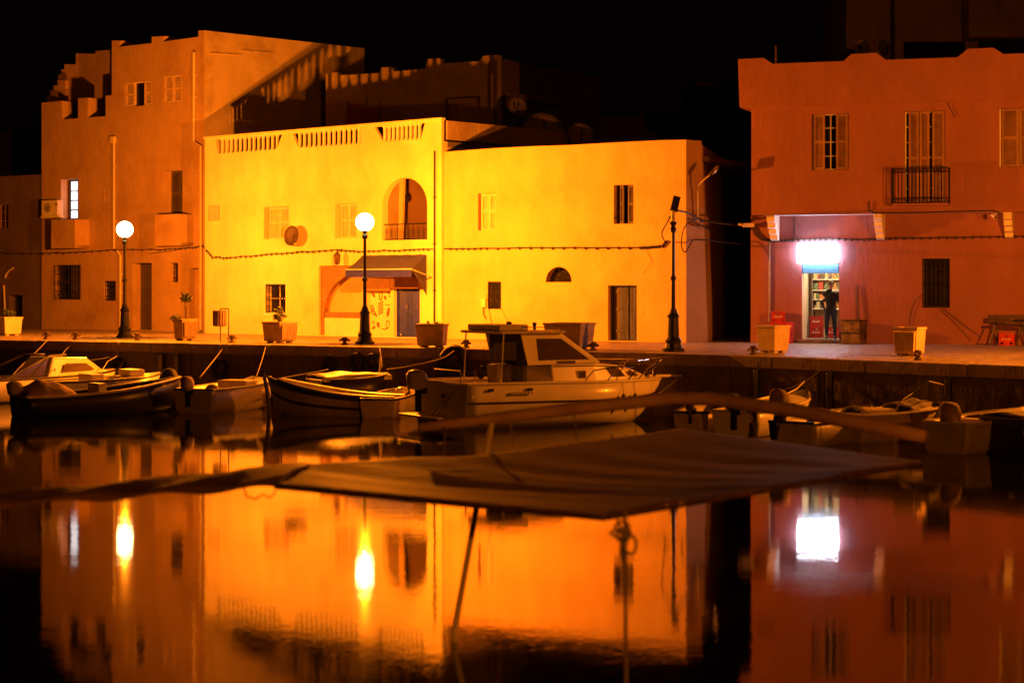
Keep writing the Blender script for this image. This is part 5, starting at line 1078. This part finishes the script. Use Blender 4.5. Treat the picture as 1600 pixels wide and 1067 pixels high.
outboard(o, -.10, .75, .82, 'gel2', 1.05); MB().box(-.62, -.02, -1.0, 1.0, .20, .26).build('swim_step', M['gel2'], o, bevel=.02)
q = MB(); q.tube([(-.03, -.75, .8), (-.5, -.75, .22)], .015, 5); q.tube([(-.03, -.45, .8), (-.5, -.45, .22)], .015, 5); q.build('boarding_ladder', M['chrome'], o)
q = MB(); q.tube([(0.0, -1.0, .93), (0.0, -1.0, 1.22), (0.0, .3, 1.22)], .014, 5); q.tube([(X(.06), -1.0, .93), (X(.06), -1.0, 1.22)], .014, 5); q.build('stern_rail', M['chrome'], o)
for f, nm in ((.70, 'a'), (.77, 'b')):
    p = sh_(f, -1, -.48, .05); q = MB().ball((p[0], p[1], p[2]), (.07, .07, .19), 10, 8); q.build('fender', M['trimb'], o, smooth=True)
    MB().tube([(p[0], p[1], p[2] + .18), (p[0], p[1] + .06, p[2] + .48)], .008, 4).build('fender_cord', M['rope'], o)
q = MB()
for i, f in enumerate((.50, .515, .53, .55, .565)): p = on_cabin(X(f - .01), 1.31); 
for i in range(7):
    x = X(.43) + i * .075; q.box(x, x + .05, -.899, -.882, 1.34 + (i % 2) * .0, 1.40)
q.build('name_lettering', M['trimb'], o)
q = MB()
for i in range(8): p = sh_(.19 + i * .012, -1, -.22, .02); q.box(p[0], p[0] + .045, p[1] - .008, p[1] + .02, p[2] - .03, p[2] + .03)
q.build('registration_lettering', M['gel2'], o); q = MB()
for i in range(4): q.box(-.035, -.025, -.15 - i * .06, -.11 - i * .06, .66, .74)
q.build('transom_lettering', M['trimb'], o)
for ch in o.children:
    if ch.name.split('.')[0] not in ('hull', 'gunwale', 'stripe', 'deck', 'vent', 'fender', 'fender_cord', 'swim_step', 'motor_leg', 'motor_cover', 'motor_bracket', 'cockpit_floor', 'registration_lettering', 'transom_lettering', 'bow_anchor_roller', 'boarding_ladder'): ch.location.z += .10
# tyre beside the cruiser's cockpit (on the quay face)
p, a = near_edge(716, 566, .25); o2 = empty('tyre_fender', p, a, label='big black tyre leaning on the quay behind the cruiser stern', cat='tyre', group='tyres hung along the quay wall')
MB().tube([(.36 * math.cos(k * .3927), .1 * math.sin(k * .3927), .36 * math.sin(k * .3927)) for k in range(16)], .15, 8, closed=True).build('tyre', M['rubber'], o2, smooth=True); MB().tube([(.1, 0, .45), (.05, .1, QZ - p.z + .03), (0, .4, QZ - p.z + .04)], .012, 5).build('chain', M['rope'], o2)
# right-hand boats
o, L, sh_ = boat('dinghy', W0(1080, 668), W0(1120, 655), 1.0, .40, .5, 'tiny white dinghy just right of the cruiser bow', hm='gel2', full=2.4); outboard(o, 0, 0, .45, 'cloth3', .6)
o, L, sh_ = boat('motorboat', W0(1148, 676), W0(1262, 660), 1.35, .52, .82, 'white open motorboat with boxy stern right of the cruiser bow', hm='gel', full=2.0, deck=(.55, 1), rail='gel')
outboard(o, -.02, -.05, .55, 'cloth3', .85); q = MB(); q.tube([(0.1, -.5, .6), (L * .5, -.6, .95), (L * .9, -.1, 1.05)], .018, 5); q.build('side_rail', M['gel'], o); MB().box(.3, .5, -.4, .4, .3, .62).build('seat', M['gel2'], o, bevel=.03)
o, L, sh_ = boat('motorboat', W0(1236, 690), W0(1362, 674), 1.3, .45, .62, 'low boat with a rust-brown covered outboard below the shop', hm='gel2', full=2.2, rail='trimb')
outboard(o, .0, .25, .6, 'cloth', 1.1, 20); MB().box(L * .4, L * .6, -.45, .45, .3, .5).build('locker', M['cloth3'], o, bevel=.03); MB().ball((L * .35, 0, .5), (.3, .3, .2), 10, 6).build('net_heap', mat('red_net', (.12, .03, .02), .9, bump=.02), o, smooth=True)
o, L, sh_ = boat('motorboat', W0(1322, 683), W0(1478, 676), 1.4, .55, .72, 'motorboat with an arched metal hoop over its deck at the right', hm='gel2', full=2.4, deck=(.6, 1), rail='gel')
q = MB(); q.tube([(L * .35, -.5, .62), (L * .38, -.5, .82), (L * .7, -.4, 1.22), (L * .92, -.15, 1.12), (L * .97, -.05, .72)], .02, 6); q.build('hoop_rail', M['chrome'], o)
tarp(o, L * .5, L * .95, .55, .25, .68, .16, 'cloth2'); MB().box(L * .1, L * .35, -.5, .3, .4, .66).build('locker', M['gel2'], o, bevel=.03); MB().ball((.3, .1, .5), (.35, .3, .22), 10, 6).build('tarp_heap', M['cloth3'], o, smooth=True)
o, L, sh_ = boat('motorboat', W0(1476, 700), W0(1600, 690), 1.35, .56, .74, 'white boat with a round brown covered outboard near the right edge', hm='gel2', full=2.4, deck=(.6, 1), rail='gel')
outboard(o, .30, .0, .52, 'cloth', 1.0); MB().box(.5, .9, -.45, .45, .4, .62).build('seat', M['gel2'], o, bevel=.03)
o, L, sh_ = boat('covered_boat', W0(1566, 702), W0(1740, 690), 1.4, .66, .78, 'dark boat with a flat grey cover cut by the right edge', hm='navy', full=2.6, thw=(), rail='trimb')
tarp(o, 0.0, L * .98, .62, .3, .72, .12, 'cloth2')
# mooring ropes
def e(u, v, b_=0): return near_edge(u, v, b_)[0]
rope([e(71, 531, -.1), P(58, 548, 60), P(30, 575, 58.5), P(8, 600, 57)], 'rope from the leftmost bollard down to the white cabin boat')
rope([e(117, 531, -.1), P(100, 550, 60), P(85, 580, 56)], 'rope from the second bollard down behind the cabin boat')
rope([e(202, 534, 0), P(196, 556, 59.5), P(180, 590, 59)], 'rope running down the quay from the leftmost lamp')
rope([e(352, 538, 0), P(340, 555, 57), P(312, 590, 53.5)], 'rope from the litter bin bollard to the white motorboat')
rope([e(415, 541, 0), P(410, 560, 55), P(400, 590, 52.5)], 'steep rope down from the quay to the motorboat bow')
rope([e(594, 543.5, .03), P(596, 560, 53.9), P(597, 576, 53.4)], 'taut light line from the quay to the tarpaulin boat')
rope([P(421, 598, 50.5), P(440, 591, 52), P(500, 580, 54), P(512, 577, 54.6)], 'slack line from the striped bow toward the quay')
rope([e(712, 546, 0), P(690, 560, 51), P(640, 572, 50.5), P(605, 577, 52.5)], 'long sagging rope from the quay to the boat under tarpaulin')
rope([P(1030, 592, 49.6), P(1050, 575, 49.2), e(1075, 556, -.05)], 'rope from the cruiser bow to the quay')
rope([P(1215, 612, 46), P(1260, 595, 46), e(1302, 562, 0)], 'thin rope from the open motorboat up to the quay')
# ================================================================== foreground awning on poles
zs = 1.57
def onz2(u, v, z): return onz(u, v, z)
Lc, Nc, Rc, Fc = onz(430, 742, zs), onz(942, 806, zs), onz(1440, 722, zs), onz(1062, 670, zs)
fa = empty('canvas_canopy', (Nc.x, Nc.y, 0), label='large sagging brown canvas canopy on a pipe frame in the foreground water', cat='canopy'); C0 = Vector((Nc.x, Nc.y, 0))
V = []; F = []; nu, nv = 96, 40
Bk = [(0, onz(430, 757, zs)), (.2, onz(424, 728, zs)), (.55, onz(740, 712, zs)), (.8, onz(930, 689, zs)), (1, Fc)]
def back(s_):
    for (a0_, p0_), (a1_, p1_) in zip(Bk, Bk[1:]):
        if s_ <= a1_ + 1e-9: return p0_.lerp(p1_, (s_ - a0_) / (a1_ - a0_))
    return Fc
for i in range(nu + 1):
    s_ = i / nu
    for j in range(nv + 1):
        t = j / nv
        p = back(s_) * (1 - t) + (Nc * (1 - s_) + Rc * s_) * t
        z = .009 * math.sin(s_ * 46 + 1.3 * math.sin(t * 4)) * (.4 + .6 * math.sin(math.pi * t)) + .007 * math.sin(s_ * 19 + t * 5) - .07 * math.sin(math.pi * t) * math.sin(math.pi * s_)
        z *= min(1, .25 + 4 * min(s_, 1 - s_))
        V.append(tuple(p + Vector((0, 0, z)) - C0))
for i in range(nu):
    for j in range(nv): k = i * (nv + 1) + j; F.append((k, k + nv + 1, k + nv + 2, k + 1))
ob = MB().add(V, F).build('canvas', mat('canvas_brown', (.16, .10, .065), .62, bump=.02, bscale=5, var=.35, vscale=1.6, stretch=(.5, 1.6, 1), dirt=.5), fa, smooth=True); m_ = ob.modifiers.new('s', 'SOLIDIFY'); m_.thickness = .015; m_.offset = 0
# left wing: narrow strip rolled round a spar
W1 = onz(-160, 800, zs); Lw = onz(436, 757, zs - .01); q = MB(); V = []; F = []; n = 30
for i in range(n + 1):
    t = i / n; c = Lw * (1 - t) + W1 * t; w_ = (1.75 * (1 - t) ** .8 + .25) * (1 + .05 * math.sin(t * 17))
    for k in range(7): s_ = k / 6; V.append(tuple(c + Vector((.10 * s_, w_ * s_, .05 * math.sin(s_ * 3.1) + .02 * math.sin(t * 23 + k))) - C0))
for i in range(n):
    for k in range(6): a_ = i * 7 + k; F.append((a_, a_ + 1, a_ + 8, a_ + 7))
ob = q.add(V, F).build('side_flap', MC['canvas_brown'], fa, smooth=True); m_ = ob.modifiers.new('s', 'SOLIDIFY'); m_.thickness = .02
T0 = P(655, 668, 19.6); T1 = P(900, 638, 20.0); T2 = P(1050, 622, 20.4); T3 = P(1110, 623, 20.2); T4 = P(1250, 643, 19.4); T5 = P(1445, 682, 18.4)
pts = [T0, T0.lerp(T1, .5), T1, T1.lerp(T2, .6), T2, T3, T3.lerp(T4, .5), T4, T4.lerp(T5, .5), T5]
MB().tube([p - C0 for p in pts], [.05, .06, .068, .07, .072, .072, .072, .074, .076, .06], 12).build('ridge_spar', mat('spar_cloth', (.46, .32, .22), .75, bump=.01, var=.2), fa, smooth=True)
q = MB(); f0_, f1_ = onz(710, 985, 0), P(768, 662, 19.5); q.tube([f0_ + Vector((0, 0, -.6)) - C0, f0_ - C0, f1_ - C0], .03, 8); q.build('pole', M['white'], fa)
q = MB(); q.tube([Vector((Nc.x + .17, Nc.y, -.6)) - C0, Nc + Vector((.16, .02, .06)) - C0], .014, 8); q.build('pole', M['cloth2'], fa)
q = MB()
for a, b_ in ((Bk[0][1], Nc), (Nc, Rc), (Rc, Fc)): q.tube([a + Vector((0, 0, -.02)) - C0, b_ + Vector((0, 0, -.02)) - C0], .018, 6)
q.build('frame_pipe', M['rust'], fa)
q = MB()
for k in range(8):
    s_ = (k + .5) / 8; a_ = Lc.lerp(Fc, s_) if k < 4 else None
    if k < 4: a_ = Lc.lerp(Fc, .35 + k * .17); b_ = T0.lerp(T2, k / 4 + .1)
    else: a_ = Fc.lerp(Rc, .1 + (k - 4) * .27); b_ = T2.lerp(T5, .05 + (k - 4) * .28)
    q.tube([a_ - C0, b_ - C0], .006, 4)
q.build('lashing', M['rope'], fa)
# knotted rope at the near corner
q = MB(); c = P(972, 832, 13.65) - C0
def loop(cx, cz, rx, rz_, y, r=.011, n=14, a0=0, a1=360): q.tube([(cx + rx * math.cos(R(a0 + (a1 - a0) * k / n)), y + .02 * math.sin(k), cz + rz_ * math.sin(R(a0 + (a1 - a0) * k / n))) for k in range(n + 1)], r, 6)
loop(c.x, c.z + .04, .05, .04, c.y); loop(c.x + .01, c.z - .02, .045, .05, c.y + .03); loop(c.x + .06, c.z - .085, .042, .065, c.y); loop(c.x - .01, c.z + .0, .07, .03, c.y - .02); loop(c.x + .02, c.z - .12, .03, .1, c.y, a0=90, a1=270)
q.tube([(c.x - .04, c.y, c.z + .12), (c.x, c.y, c.z), (c.x + .01, c.y, c.z - .25), (c.x + .03, c.y, c.z - .7), (c.x + .03, c.y, -.3)], .011, 6)
q.build('corner_knot', M['cloth2'], fa)
q = MB(); a_ = onz(405, 766, zs) - C0
q.tube([a_ + Vector((-.13, 0, .03)), a_ + Vector((-.10, 0, -.05)), a_ + Vector((-.03, 0, -.07)), a_ + Vector((.03, 0, -.03)), a_ + Vector((.08, 0, -.06)), a_ + Vector((.13, 0, -.02)), a_ + Vector((.13, 0, .05))], .008, 5); q.build('loose_cord', M['rust'], fa)
for o in list(bpy.data.objects):
    for k in ('_L', '_f'):
        if k in o: del o[k]
